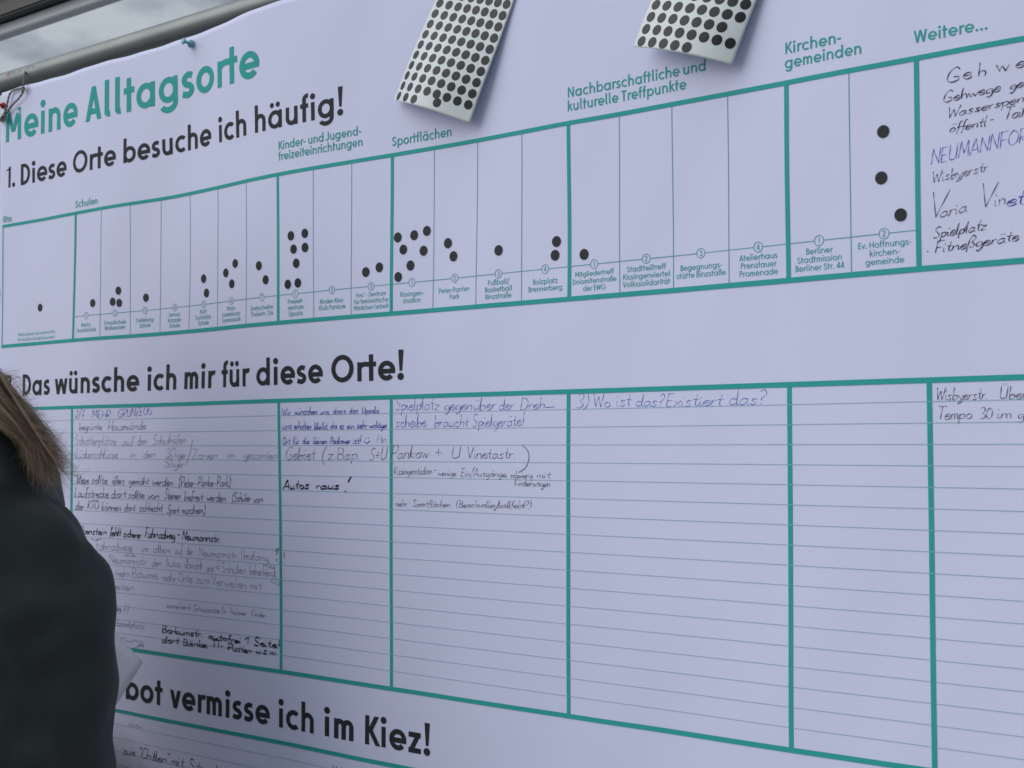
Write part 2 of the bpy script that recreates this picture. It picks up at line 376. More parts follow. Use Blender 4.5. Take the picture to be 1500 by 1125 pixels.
        adv = 0.64
    elif c == 'S': p_((0.56-h*.4, 0.80), (0.34, 1.01-h), (0.10+h*.6, 0.77), (0.20, 0.58), (0.45, 0.44), (0.59-h, 0.25), (0.33, -0.01+h), (0.06+h*.4, 0.20)); adv = 0.66
    elif c == 'T': l_(0.32, 0, 0.32, 1-w*.9); l_(0.04, 1-h, 0.60, 1-h); adv = 0.64
    elif c == 'U': l_(0.11+h, 0.3, 0.11+h, 1); l_(0.70-h, 0.3, 0.70-h, 1); A_(0.405, 0.31, 0.295-h, 0.32-h, 180, 360); adv = 0.81
    elif c == 'V': d_(0.03+h, 1, 0.36, 0); d_(0.69-h, 1, 0.36, 0); adv = 0.72
    elif c == 'W': d_(0.03+h, 1, 0.29, 0); d_(0.53, 1, 0.29, 0); d_(0.53, 1, 0.77, 0); d_(1.03-h, 1, 0.77, 0); adv = 1.06
    elif c == 'Z': l_(0.06, 1-h, 0.60, 1-h); l_(0.05, h, 0.61, h); d_(0.60-h*1.2, 1-h, 0.05+h*1.2, h); adv = 0.66
    elif c == '1': l_(0.26, 0, 0.26, 1); d_(0.26, 1-h, 0.06, 0.84); adv = 0.42
    elif c == '2': p_((0.07, 0.74), (0.14, 0.93), (0.31, 1.01-h), (0.50, 0.90), (0.51, 0.68), (0.36, 0.42), (0.10, h)); l_(0.05, h, 0.58, h); adv = 0.63
    elif c == '3': p_((0.08, 0.82), (0.28, 1.0-h), (0.50, 0.80), (0.40, 0.58), (0.26, 0.55)); p_((0.26, 0.55), (0.45, 0.50), (0.55, 0.28), (0.42, 0.06), (0.26, h), (0.05, 0.18)); adv = 0.62
    elif c == '4': l_(0.46, 0, 0.46, 1); l_(0.04, 0.24, 0.62, 0.24); d_(0.46, 1, 0.08, 0.24); adv = 0.66
    elif c == '5': l_(0.14, 1-h, 0.52, 1-h); d_(0.15, 1-h, 0.11, 0.52); p_((0.11, 0.53), (0.30, 0.63), (0.52, 0.48), (0.52, 0.2), (0.30, h), (0.06, 0.14)); adv = 0.60
    elif c == '6': A_(0.33, 0.32, 0.27-h, 0.32-h, 0, 360); d_(0.12, 0.44, 0.42, 1); adv = 0.64
    elif c == '7': l_(0.05, 1-h, 0.57, 1-h); d_(0.53, 1-h, 0.20, 0); adv = 0.60
    elif c == '.': o.append(('o', 0.10+h, h+0.02, 0.03+h)); adv = 0.20+w
    elif c == ',': o.append(('o', 0.10+h, h+0.02, 0.02+h)); d_(0.11+h, h, 0.05+h, -0.12); adv = 0.20+w
    elif c == '-': l_(0.06, 0.36, 0.36, 0.36); adv = 0.42
    elif c == '/': d_(0.03+h, -0.1, 0.44, 1.08); adv = 0.48
    elif c == '*':
        for a in (90, 18, -54, -126, 162): l_(0.18, 0.88, 0.18+0.13*math.cos(math.radians(a)), 0.88+0.13*math.sin(math.radians(a)))
        adv = 0.38
    elif c == '!':
        o.append(('q', [(0.09, 1.08), (0.11+w*1.1, 1.08), (0.10+w*0.86, 0.32), (0.10+w*0.24, 0.32)])); o.append(('o', 0.10+h, h+0.03, 0.045+h)); adv = 0.22+w
    elif c == ' ': adv = 0.26
    if um:
        for s_ in (-1, 1): o.append(('o', mid+s_*0.15, 0.92, 0.02+h))
    return o, adv
def text_width(t, w): return sum(glyph(c, w)[1] for c in t)
def put_text(ink, t, u0, vb, cap, w=0.14, width=None, sx=1.0, vb1=None):
    W0 = text_width(t, w)*cap
    kx = sx if width is None else width/W0
    x = 0.0
    tot = W0*kx; vb1 = vb if vb1 is None else vb1
    fine = max(0.012, cap*0.07)
    def T(p): 
        uu = u0+p[0]*cap*kx; return (uu, vb+(vb1-vb)*(uu-u0)/tot-p[1]*cap)
    for c in t:
        gl, adv = glyph(c, w)
        for g in gl:
            k = g[0]
            if k == 'a':
                _, cx, cy, rx, ry, a0, a1 = g; n = max(6, int(abs(a1-a0)/360*(36 if cap > 0.3 else 20)))
                Lp, Rp = [], []
                for i in range(n+1):
                    a = math.radians(a0+(a1-a0)*i/n); ca, sa = math.cos(a), math.sin(a)
                    Lp.append(T((x+cx+(rx-w/2)*ca, cy+(ry-w/2)*sa))); Rp.append(T((x+cx+(rx+w/2)*ca, cy+(ry+w/2)*sa)))
                ink.band(Lp, Rp)
            elif k in 'ld':
                _, xa, ya, xb, yb_ = g; dx, dy = xb-xa, yb_-ya; L_ = math.hypot(dx, dy)
                if k == 'd': nx, ny = w/2*min(L_/abs(dy), 1.6)*0.98, 0
                else: nx, ny = -dy/L_*w/2, dx/L_*w/2
                n = max(1, int(L_*cap/0.2))
                ink.band([T((x+xa+dx*i/n-nx, ya+dy*i/n-ny)) for i in range(n+1)], [T((x+xa+dx*i/n+nx, ya+dy*i/n+ny)) for i in range(n+1)])
            elif k == 'p':
                pts = np.array(catmull(g[1], 0.05)); d = np.gradient(pts, axis=0); m = np.hypot(d[:, 0], d[:, 1]); nr = np.stack([-d[:, 1]/m, d[:, 0]/m], 1)*w/2
                ink.band([T((x+q[0], q[1])) for q in pts-nr], [T((x+q[0], q[1])) for q in pts+nr])
            elif k == 'q': 
                P4 = g[1]; ink.band([T((x+P4[0][0], P4[0][1])), T((x+P4[3][0], P4[3][1]))], [T((x+P4[1][0], P4[1][1])), T((x+P4[2][0], P4[2][1]))])
            elif k == 'o':
                ink.n += 1; hh = 0.0045+0.0006*(ink.n % 5); o_ = len(ink.v)
                for i in range(16):
                    a = 2*math.pi*i/16; p = T((x+g[1]+g[3]*math.cos(a), g[2]+g[3]*math.sin(a))); ink.v.append((p[0], p[1], hh))
                ink.f.append(tuple(range(o_, o_+16)))
        x += adv
def word_px(ink, t, xa, xb, y, v, cap, w):      # a word whose left and right edges were measured in the photo
    ua, ub = uv(xa, y)[0], uv(xb, y)[0]
    tmp = Ink(); put_text(tmp, t, 0.0, v, cap, w); xs = [p[0] for p in tmp.v]; lo, hi = min(xs), max(xs)
    kx = (ub-ua)/(hi-lo); put_text(ink, t, ua-lo*kx, v, cap, w, width=text_width(t, w)*cap*kx)

# headings
k = Ink(); word_px(k, 'Meine', 8.8, 113, 195, -2.02, 0.77, 0.168); word_px(k, 'Alltagsorte', 126, 380.6, 150, -2.02, 0.77, 0.17); k.build('title_lettering', teal)
k = Ink()
for t, a, b, y in (('1.', 8, 22, 278), ('Diese', 30.7, 97.3, 265), ('Orte', 107, 169.7, 248), ('besuche', 181, 310, 225), ('ich', 320.4, 361, 203), ('häufig!', 373.6, 503, 180)): word_px(k, t, a, b, y, -0.91, 0.50, 0.165)
k.build('heading_lettering', black)
k = Ink()
for t, a, b, y in (('2.', 4, 23, 582), ('Das', 33.3, 73, 580), ('wünsche', 80.5, 203.6, 575), ('ich', 215.4, 258, 572), ('mir', 270, 315.6, 570), ('für', 324.5, 366, 567), ('diese', 375.7, 473, 563), ('Orte!', 485.6, 591.8, 558)): word_px(k, t, a, b, y, 4.085, 0.50, 0.175)
k.build('heading_lettering', black)
k = Ink()
put_text(k, '3. Dieses Ang', -2.2, 10.66, 0.52, 0.15, width=3.55)
for t, a, b, y in (('ebot', 163, 238, 1030), ('vermisse', 249, 395.6, 1045), ('ich', 408, 459.7, 1068), ('im', 474.6, 518, 1080), ('Kiez!', 534.7, 630.4, 1100)): word_px(k, t, a, b, y, 10.66, 0.52, 0.175)
k.build('heading_lettering', black)

# section headings
k = Ink()
for t, a, b, y, v, cap in (('Kitas', 5, 17.5, 327, -0.09, 0.15), ('Schulen', 110.6, 143, 302, -0.12, 0.155), ('Kinder- und Jugend-', 408.4, 529, 212, -0.475, 0.165),
        ('freizeiteinrichtungen', 408, 531, 227, -0.265, 0.165), ('Sportflächen', 574.5, 661.5, 206, -0.16, 0.17), ('Nachbarschaftliche und', 831.8, 1033.8, 122, -0.42, 0.17),
        ('kulturelle Treffpunkte', 831.8, 1005.6, 146, -0.195, 0.17), ('Kirchen-', 1150.6, 1232, 72, -0.425, 0.17), ('gemeinden', 1149.6, 1261.6, 90, -0.21, 0.17), ('Weitere...', 1338.7, 1446.6, 54, -0.21, 0.17)):
    k = Ink(); word_px(k, t, a, b, y, v, cap, 0.135); k.build('section_lettering', teal)

# tables
UC6 = 20.11
VM = 2.354
LT, LB = 4.393, 9.60
k = Ink(); TW = 0.072
k.line((-3.045, 0), (23.0, 0), TW); k.line((-3.045, 2.885), (23.0, 2.885), TW+0.006)
for u_ in (-3.02, 0, 7, 10, 14, 18, 20): k.line((u_, 0.02), (u_, 2.87), TW if u_ > -3 else 0.03)
k.build('upper_table_border', teal)
k = Ink(); k.line((-3.045, LT), (23.0, LT), TW+0.004); k.line((-3.045, LB), (23.0, LB), TW+0.004)
for u_ in (-3.02, 0, 7, 10, 14, 18, UC6): k.line((u_, LT+.02), (u_, LB-.02), TW)
k.build('middle_table_border', teal)
k = Ink(); k.line((-3.045, 10.95), (23.0, 10.95), TW+0.004); k.line((-3.045, 14.9), (23.0, 14.9), TW+0.004)
for u_ in (-3.02, 23.0): k.line((u_, 10.97), (u_, 14.88), TW)
k.build('lower_table_border', teal)
k = Ink()
for u_ in (1, 2, 3, 4, 5, 6, 8, 9, 11, 12, 13, 15, 16, 17, 19): k = Ink(); k.line((u_, 0.035), (u_, 2.845), 0.013); k.build('column_divider', tealthin)
k = Ink()
for v_ in [LT+0.2877*j for j in range(1, 18)]+[10.95+0.2877*j for j in range(1, 13)]:
    k = Ink(); k.line((-3.0, v_), (22.97, v_), 0.0082, 0.5); k.build('writing_line', rulem)
CELLS = ['Klecks-|Grundschule', 'Grundschule|Wolkenstein', 'Trelleborg-|Schule', 'Janusz-|Korczak-|Schule', 'Kurt-|Tucholsky-|Schule', 'Rosa-|Luxemburg-|Gymnasium', 'Drehscheibe|Thulestr. 73a',
         'Freizeit-|zentrum|Upsala', 'Kinder-Kiez-|Klub Pankow', 'tivo* - Zentrum|für feministische|Mädchen*arbeit', 'Kissingen-|stadion', 'Peter-Panter-|Park', 'Fußball/|Basketball|Binzstraße', 'Bolzplatz|Brennerberg',
         'Mitgliedertreff|Dolomitenstraße|der EWG', 'Stadtteiltreff|Kissingenviertel|Volkssolidarität', 'Begegnungs-|stätte Binzstaße', 'Atelierhaus|Prenzlauer|Promenade', 'Berliner|Stadtmission|Berliner Str. 44', 'Ev. Hoffnungs-|kirchen-|gemeinde']
NUMS = [1, 2, 3, 4, 5, 6, 7, 1, 2, 3, 1, 2, 3, 4, 1, 2, 3, 4, 1, 2]
for i, (tx, nb) in enumerate(zip(CELLS, NUMS)):
    lines = tx.split('|'); uc = i+0.5
    cap = 0.089
    if i in (9, 14): cap = 0.084
    v0 = VM+(0.185 if len(lines) == 3 else 0.245)
    k = Ink()
    for j, t in enumerate(lines):
        W0 = text_width(t, 0.12)*cap; wd2 = min(W0*1.07, 0.93)
        put_text(k, t, uc-wd2/2, v0+0.118*j, cap, 0.108, width=wd2)
    k.build('cell_label', teal); kn = Ink()
    kn.ring((uc, VM), 0.073, 0.011); tw = text_width(str(nb), 0.1)*0.085
    put_text(kn, str(nb), uc-tw/2, VM+0.042, 0.085, 0.12)
    ua = i if i in (0, 7, 10, 14, 18) else i-0.5+0.078
    kn.line((ua, VM), (uc-0.078, VM), 0.0115)
    if i in (6, 9, 13, 17, 19): kn.line((uc+0.078, VM), (i+1, VM), 0.0115)
    kn.build('number_circle', tealthin)
k = Ink(); ua, ub = uv(26.6, 490)[0], uv(80.4, 487)[0]
put_text(k, 'Bitte notieren Sie, welche Kita', ua, 2.68, 0.078, 0.085, width=ub-ua); put_text(k, 'Ihr Kind/Ihre Kinder besuchen!', ua, 2.80, 0.078, 0.085, width=ub-ua)
k.build('cell_label', teal)

# ------------------------------------------------------------------ handwriting
HG = {
'a': ("9,8 6,10 2,8 0,4 2,0 6,1 9,6;9,10 9,2 11,0", 12), 'b': ("1,20 1,1 5,0 9,3 8,8 4,9 1,6", 11), 'c': ("8,8 5,10 1,7 1,2 5,0 9,2", 10),
'd': ("8,8 4,10 0,6 1,1 5,0 8,5 9,20;9,12 9,1 11,0", 12), 'e': ("1,5 8,6 7,10 3,9 0,5 2,0 6,0 9,3", 10), 'f': ("8,18 5,20 3,15 3,4 2,-7;0,9 7,10", 8),
'g': ("9,8 5,10 1,7 1,2 5,1 9,6 9,-4 6,-9 2,-7", 11), 'h': ("1,20 1,0;1,6 5,10 8,8 8,0", 11), 'i': ("1,9 1,1 3,0;1,14 1.5,15", 5), 'j': ("4,9 3,-5 0,-8;4,14 4.5,15", 6),
'k': ("1,20 1,0;8,10 1,5 8,0", 10), 'l': ("1,20 1,2 3,0", 5), 'm': ("1,10 1,0;1,6 4,10 6,8 6,0;6,6 9,10 11,8 11,0", 14), 'n': ("1,10 1,0;1,6 5,10 8,8 8,0", 11),
'o': ("5,10 1,7 1,2 5,0 9,3 8,8 5,10", 11), 'p': ("1,10 1,-9;1,7 5,10 9,7 7,1 1,1", 11), 'r': ("1,10 1,0;1,6 4,10 7,9", 8), 's': ("8,9 4,10 2,7 7,3 5,0 0,1", 10),
't': ("4,17 3,3 6,0;0,11 8,11", 8), 'u': ("1,10 1,3 4,0 8,4;9,10 9,1 11,0", 12), 'v': ("0,10 4,0 9,10", 10), 'w': ("0,10 3,0;3,0 6,8 9,0;9,0 13,10", 14),
'x': ("0,10 8,0;8,10 0,0", 9), 'y': ("0,10 5,1;10,10 4,-4 0,-9", 11), 'z': ("0,10 8,10;8,10 0,0;0,0 8,0", 10), 'ß': ("0,-8 1,14 5,20 9,16 5,11 9,6 7,1 3,1", 11),
'A': ("0,0 7,20;7,20 12,0;3,7 11,7", 14), 'B': ("1,20 1,0;1,20 8,18 8,12 1,11;1,11 10,8 9,1 1,0", 13), 'C': ("11,17 7,20 2,15 1,5 6,0 11,3", 13), 'D': ("1,20 1,0;1,20 10,17 12,8 8,1 1,0", 14), 'E': ("1,20 1,0;1,20 9,20;1,11 8,11;1,0 9,0", 11),
'F': ("1,20 1,0;0,20 10,20;1,11 8,11", 11), 'G': ("12,17 8,20 2,15 1,5 6,0 12,3 12,9;7,9 12,9", 15), 'H': ("1,20 1,0;11,20 11,0;1,10 11,10", 13), 'K': ("1,20 1,0;10,20 1,9;1,9 10,0", 12),
'L': ("3,20 1,0;1,0 9,0", 11), 'M': ("0,0 2,20;2,20 7,6;7,6 12,20;12,20 13,0", 15), 'N': ("0,0 1,20;1,20 10,0;10,0 11,20", 13), 'O': ("6,20 1,15 1,5 6,0 12,5 12,15 6,20", 14),
'P': ("1,20 1,0;0,19 9,19 9,11 1,9", 12), 'R': ("1,20 1,0;1,20 9,18 8,11 1,10;1,10 10,0", 12), 'S': ("10,18 5,20 1,15 9,7 6,0 0,2", 12), 'T': ("5,20 5,0;-1,20 12,20", 12),
'U': ("1,20 1,4 5,0 10,4 11,20;11,10 11,0", 14), 'V': ("0,20 5,0;5,0 11,20", 12), 'W': ("0,20 4,0;4,0 8,15;8,15 12,0;12,0 17,20", 18), 'Z': ("0,20 10,20;10,20 0,0;0,0 11,0", 12),
'0': ("5,20 1,14 1,5 5,0 9,6 9,15 5,20", 11), '1': ("1,14 6,20;6,20 6,0", 8), '2': ("1,16 5,20 9,15 1,0;1,0 9,0", 10), '3': ("1,18 6,20 8,15 4,11;4,11 9,6 6,0 0,2", 10),
'4': ("6,20 0,7;0,7 9,7;8,12 8,0", 11), '5': ("9,20 2,20;2,20 1,12;1,12 7,12 8,4 4,0 0,2", 10), '7': ("0,20 9,20;9,20 4,0;2,10 9,10", 10),
'.': ("0,0 1,1", 4), ',': ("1,1 0,-4", 4), '-': ("1,7 7,7", 9), '!': ("3,22 2,6;1,0 1.6,1", 6), '?': ("0,17 5,20 8,15 3,9 3,6;3,0 3.6,1", 10), ':': ("1,8 1.6,9;1,1 1.6,2", 5),
'(': ("5,23 1,14 1,4 4,-5", 7), ')': ("0,23 4,14 4,4 0,-5", 7), '/': ("0,-5 8,24", 9), '+': ("0,8 9,8;4,13 4,3", 11), '"': ("0,20 0,16;3,20 3,16", 5), ' ': ("", 8), 'S+': ("", 0)}
UMB = {'ä': 'a', 'ö': 'o', 'ü': 'u', 'Ü': 'U', 'Ö': 'O'}
hr = random.Random(11)
def hand(ink, t, a, b, xh, pw_, slant=0.15, wob=0.5, join=True, strike=False):
    """one written word, its baseline ends a and b and its x-height measured in the photo"""
    A_, B_ = uv(*a), uv(*b); top = uv((a[0]+b[0])/2, (a[1]+b[1])/2-xh); mid = (A_+B_)/2
    q = abs(mid[1]-top[1])/10.0*hr.uniform(.9, 1.12); slant = slant+hr.uniform(-.08, .1); dy_ = hr.uniform(-.6, .6)*q; A_ = A_+np.array([0, dy_]); B_ = B_+np.array([0, dy_+hr.uniform(-.8, .8)*q])
    tot = sum(HG[UMB.get(c, c)][1] for c in t)-1.5; D = B_-A_
    kx = 1.0/max(tot, 1); x = 0.0; segs = []; prev_end = None
    for c in t:
        um = c in UMB; g, adv = HG[UMB.get(c, c)]
        jx, jy, js = hr.uniform(-.5, .5)*wob, hr.uniform(-.8, .8)*wob, 1+hr.uniform(-.12, .12)*wob
        first = None
        for s_ in [s for s in g.split(';') if s]:
            pts = [tuple(map(float, p.split(','))) for p in s_.split()]
            pts = [(p[0], p[1]*0.84 if p[1] <= 10 else 8.4+(p[1]-10)*1.25) for p in pts]
            pts = [(x+jx+p[0]+hr.uniform(-.45, .45)*wob, (p[1]+hr.uniform(-.5, .5)*wob)*js+jy) for p in pts]
            if first is None:
                first = pts[0]
                if join and prev_end is not None and c in 'imnrupvwyeblhk' and hr.random() < 0.8 and abs(first[1]) < 21:
                    segs.append([prev_end, ((prev_end[0]+first[0])/2, min(prev_end[1], first[1])+1), first])
            segs.append(pts); last = pts[-1]
        if um:
            yy = 24 if c.isupper() else 15
            for dx in (3, 7): segs.append([(x+dx, yy), (x+dx+.8, yy+1.2)])
        prev_end = last if (c.islower() and g) else None
        if c in 'itfäöü' or c in 'ß': prev_end = (x+adv-2, 0.5) if c.islower() else None
        x += adv
    for pts in segs:
        pp = catmull(pts, 1.2 if q*1.2 > 0.008 else 2.0)
        out = []
        for p in pp:
            out.append(A_+D*(p[0]*kx)+np.array([slant*p[1]*q, -p[1]*q]))
        n = len(out); wd_ = np.array([pw_*(0.75+0.35*math.sin(i*0.45+len(pts))) for i in range(n)])
        ink.stroke(out, wd_)
def pxstroke(ink, pts, pw_):
    P2 = [uv(*p) for p in pts]; k_ = Ink(); k_.stroke(catmull(P2, 0.04), pw_); k_.build('pen_stroke', ink)

FI, ME, BO = 0.0098, 0.0180, 0.034
blue, pale, gray, ball, mark = ink_blue, ink_blue2, ink_gray, ink_black, mat('black_marker', (0.02, 0.02, 0.03), 0.6, 0.12)
def words(ink, lst, xh, pw_, **kw):
    k_ = Ink(); last = -1e9
    for t, xa, ya, xb, yb_ in lst:
        if xa < last-1 and k_.v: k_.build('handwritten_line', ink); k_ = Ink()
        hand(k_, t, (xa, ya), (xb, yb_), xh, pw_, **kw); last = xa
    k_.build('handwritten_line', ink)
# second column of the middle table
words(pale, [('2/7', 110, 612, 123, 612), ('MEHR', 135, 612, 162, 612), ('GRÜNZEUG', 172.5, 612, 223, 607)], 5.6, FI+.004, join=False)
words(gray, [('begrünte', 116, 630.5, 149, 630), ('Hauswände', 158, 630.5, 213, 629)], 6, FI+.003)
words(gray, [('Schattenplätze', 110.6, 651, 170, 651), ('auf', 179, 652, 195, 651), ('den', 201, 651, 215, 651), ('Schulhöfen', 224, 651, 272, 649), ('Lückenschlüsse', 111, 671, 172, 671), ('in', 190, 670.5, 198, 670), ('den', 210, 670, 227, 670), ('30', 242, 670, 257, 670), ('iger', 259, 671, 272, 672), ('Zonen', 282, 672, 319, 671.5), ('im', 333, 671, 343, 671), ('gesamten', 357, 671, 406, 672), ('50iger', 241, 684, 270, 684)], 6.6, FI)
pxstroke(gray, [(282, 644), (279, 662), (272.4, 681)], FI)
words(ball, [('Wiese', 112, 708, 130, 708), ('sollte', 134, 708, 157, 709), ('öfters', 164, 709, 182, 709), ('gemäht', 189, 709.5, 218, 710), ('werden', 223, 710, 253, 711), ('(Peter-', 262, 712, 288, 712), ('Panke-', 290, 712, 316, 712.5), ('Park)', 318, 712.5, 338, 713),
             ('Laufstrecke', 109, 728, 159, 729), ('dort', 163, 729, 185, 729), ('sollte', 188, 729.5, 211, 730), ('von', 216, 730, 233, 731), ('Steinen', 241, 731, 264, 732), ('befreit', 270, 732, 297, 733), ('werden', 302, 733, 331, 734), ('(Schüler', 340, 735, 367, 735), ('von', 371, 735.5, 385, 736),
             ('der', 110, 746, 123, 746), ('KTO', 128, 745, 144, 745), ('können', 149, 747, 177, 748), ('dort', 182, 748, 198, 748.5), ('schlecht', 204, 749, 238, 750), ('Sport', 245, 752, 262, 752), ('machen)', 266, 753, 301, 753)], 6.3, ME-.003)
words(mark, [('Wolkenstein', 105, 781, 156, 783), ('fehlt', 161, 785, 177, 785), ('sicherer', 181, 786, 207, 788), ('Fahrradweg', 212.5, 787, 256, 790), ('-', 259, 787, 264, 787), ('Neumannstr.', 267, 790, 323, 795)], 6.2, ME+.006)
words(gray, [('Fahrradwege', 141.6, 805, 194, 807), (':', 199, 805, 202, 805), ('vor', 207, 808, 219, 808), ('allem', 225, 809, 250, 810.5), ('auf', 256, 811, 267, 811.6), ('der', 273, 812, 283.5, 812), ('Neumannstr.', 291.6, 814, 349, 818), ('(bislang', 353.4, 818, 393, 822),
             ('die', 145, 824, 153, 824), ('Neumannstr', 161, 824, 215, 828), ('den', 222.6, 829, 236.5, 830), ('Autos,', 243, 830, 266, 831), ('obwohl', 270, 832, 296, 834), ('sie', 303, 836, 313, 836.5), ('4', 317, 837, 322, 837), ('Schulen', 325.7, 838, 361, 841), ('beherbergt', 365.6, 841, 404, 845),
             ('mehr', 169, 844, 190.7, 846), ('Bäume,', 193, 846, 233, 848.5), ('mehr', 237.6, 850, 258.7, 852), ('Orte', 262, 852, 282, 853), ('zum', 287.6, 854, 307.5, 856), ('Verweilen', 311, 857, 361, 862), ('mit', 367, 863, 384, 863.5),
             ('n,', 157, 843, 166, 843), ('heiten', 162, 863, 196, 866)], 6.6, FI, slant=-0.03)
pxstroke(gray, [(191, 806), (193, 811), (198, 815), (182, 813.5)], FI); pxstroke(ball, [(133, 789), (140, 791), (149, 789)], FI)
pxstroke(gray, [(391, 820), (396, 828), (401, 833), (385, 827)], FI); pxstroke(gray, [(402, 828), (404, 845), (410, 857), (396, 851)], FI)
pxstroke(gray, [(409, 825), (413, 838), (410, 850)], FI)
pxstroke(ball, [(403, 808), (408, 803), (405, 813)], FI+.004); pxstroke(ball, [(405.6, 818), (405, 822)], FI+.006); pxstroke(gray, [(411, 812), (413, 816)], FI); pxstroke(gray, [(416, 818), (416, 809), (418, 818)], FI)
words(ball, [('weg', 165, 894, 177, 895.7), ('!!', 180, 898, 189, 897)], 4.8, FI+.003)
words(gray, [('ausreichend', 244, 890, 279, 893), ('Schulplätze', 283.5, 894, 322, 898), ('für', 324.5, 898, 331.5, 898.5), ('Pankower', 337, 899.5, 361, 902), ('Kinder', 368, 902, 389, 904)], 4.6, FI)
words(gray, [('Wandspielplatz', 150, 914, 212, 921), ('Regelung', 150, 934, 209, 943)], 5, FI)
pxstroke(ball, [(198, 949), (209, 943.5), (210, 949)], FI)
words(mark, [('Borkumstr.', 237.6, 926, 297, 933), ('autofrei', 305, 935, 353, 942), ('1', 357, 942.5, 363.5, 943), ('Seite!', 372, 945, 410, 950), ('dort', 237.6, 941, 262, 943), ('Bänke,', 268.5, 945, 305, 948), ('TT-', 311, 949, 327, 950), ('Platten', 333.6, 952, 368, 957), ('u.s.w.', 375, 956, 406, 960)], 5.3, ME+.009, slant=0.2)
# third column
words(blue, [('Wir', 413, 608, 426, 608), ('wünschen', 431, 607.5, 464.5, 607), ('uns,', 469, 607, 483.6, 607), ('dass', 488, 606.5, 507, 606), ('das', 511.5, 606, 524.7, 606), ('Upsala', 530.5, 605.5, 555.5, 605),
             ('uns', 414, 629, 428, 628.8), ('erhalten', 431, 628.7, 456, 628.5), ('bleibt,', 460, 628.5, 480.7, 628.3), ('da', 483.6, 628, 494, 628), ('es', 498, 628, 504, 628), ('ein', 508.5, 628, 519, 628), ('sehr', 523, 627.8, 538, 627.5), ('wichtiger', 541, 627.5, 567, 627),
             ('Ort', 414, 650.7, 425, 650.7), ('für', 429, 650.5, 438, 650.5), ('die', 443, 650, 453, 650), ('kleinen', 458.7, 650, 479, 650), ('Pankower', 483.6, 650, 513, 649.7), ('ist!', 517, 649.5, 528.5, 649.5)], 5.2, FI+.006)
pxstroke(blue, [(533.5, 646), (537, 649.5), (542.5, 645.5)], FI+.005); pxstroke(blue, [(536, 641), (536, 643)], FI+.005); pxstroke(blue, [(540, 640.6), (540, 642.6)], FI+.005)
words(gray, [('!', 551, 649, 555, 649), ('tn', 557, 649, 566, 648)], 6, FI)
GB = mat('thin_dark_pen', (0.10, 0.10, 0.15), 0.6, 0.12)
words(GB, [('Gebiet', 418, 674, 461.6, 673), ('z.Bsp.', 480.7, 673, 527, 673), ('S+U', 541, 674, 566, 672.5), ('Pankow', 573, 671.5, 627, 671), ('+', 638, 670, 648, 670), ('U', 661, 671, 674, 671), ('Vinetastr.', 684.5, 671, 755, 671)], 9, FI+.002)
pxstroke(GB, [(478.5, 654), (473.5, 664), (472.5, 673), (475.5, 681)], FI+.002); pxstroke(GB, [(765, 652), (773, 660), (775, 672), (770, 685), (760, 692)], FI+.002)
words(mark, [('Autos', 414.7, 716.7, 452.8, 716), ('raus', 463, 716.5, 497, 717)], 6.5, BO-.004, slant=0.25)
pxstroke(mark, [(514.5, 698), (510, 706.5)], BO); pxstroke(mark, [(505.6, 719), (506.8, 721)], BO)
# fourth column
words(blue, [('Spielplatz', 579, 600.8, 643.5, 600.6), ('gegenüber', 651, 600.6, 725.6, 600), ('der', 731.5, 600, 752, 600), ('Dreh', 762, 600, 798, 599), ('scheibe', 580, 625.7, 624, 625), ('braucht', 636, 625, 686, 625), ('Spielgeräte!', 692, 625, 768, 624)], 8.6, FI)
pxstroke(blue, [(799, 597), (812, 596)], FI)
words(GB, [('Kissingenstadion', 577.5, 695, 633, 694.5), ('-', 635, 692, 640, 692), ('wenige', 642, 697, 668, 697), ('Ein/Ausgänge,', 675, 698, 743, 698), ('schwierig', 747.6, 700, 780, 700), ('mit', 785.7, 700, 806, 699.5), ('Kinderwagen', 753.5, 711.5, 806, 713), ('mehr', 579.5, 741.6, 596.5, 741.6), ('Sportflächen', 604.8, 742, 659.6, 742.5), ('(Beachvolleyballfeld?)', 668, 743, 778, 744)], 5.2, FI)
# fifth and last column
words(pale, [('3)', 843, 597, 862, 596), ('Wo', 869, 595.5, 894, 595), ('ist', 903, 595, 924, 594.5), ('das?', 931, 595, 972, 594), ('Existiert', 975, 595, 1058, 593), ('das?', 1068, 593, 1122, 592)], 9.5, FI)
words(GB, [('Wisbyerstr.', 1370.8, 585.5, 1446, 584.5), ('Übergang', 1463.7, 584, 1550, 583), ('Tempo', 1373, 615, 1423, 614), ('30', 1435, 613.5, 1453, 613), ('im', 1460, 613, 1482, 613), ('ganzen', 1491, 613, 1550, 612)], 8.6, FI)
# upper right cell
UR = ink_black
words(UR, [('G', 1385, 122.3, 1405, 119)], 11.5, ME-.004, join=False)
words(UR, [('e', 1411, 115, 1423, 114)], 9, ME-.004); words(UR, [('h', 1432, 111, 1445, 110)], 9.5, ME-.004); words(UR, [('w', 1459, 104.5, 1477, 104)], 10.5, ME-.004); words(UR, [('e', 1488, 100, 1500, 97), ('g', 1514, 95, 1530, 92)], 9, ME-.004)
words(UR, [('Gehwege', 1381, 151, 1465, 134), ('gemeinsam', 1479, 131, 1570, 112)], 7.8, FI+.002, slant=.3)
words(UR, [('Wasserspender', 1387, 173, 1532, 142)], 7.6, FI+.002, slant=.25); words(UR, [('öffentl', 1390.6, 194, 1444, 184), ('-', 1449, 181, 1455, 180), ('Toiletten', 1470, 176, 1545, 160)], 7.4, FI+.002, slant=.3)
words(pale, [('NEUMANNFORUM', 1364, 241, 1537, 199)], 9.6, FI+.001, slant=.1, join=False)
words(GB, [('Wisbyerstr', 1365, 268, 1447, 251)], 7.2, FI, slant=.2)
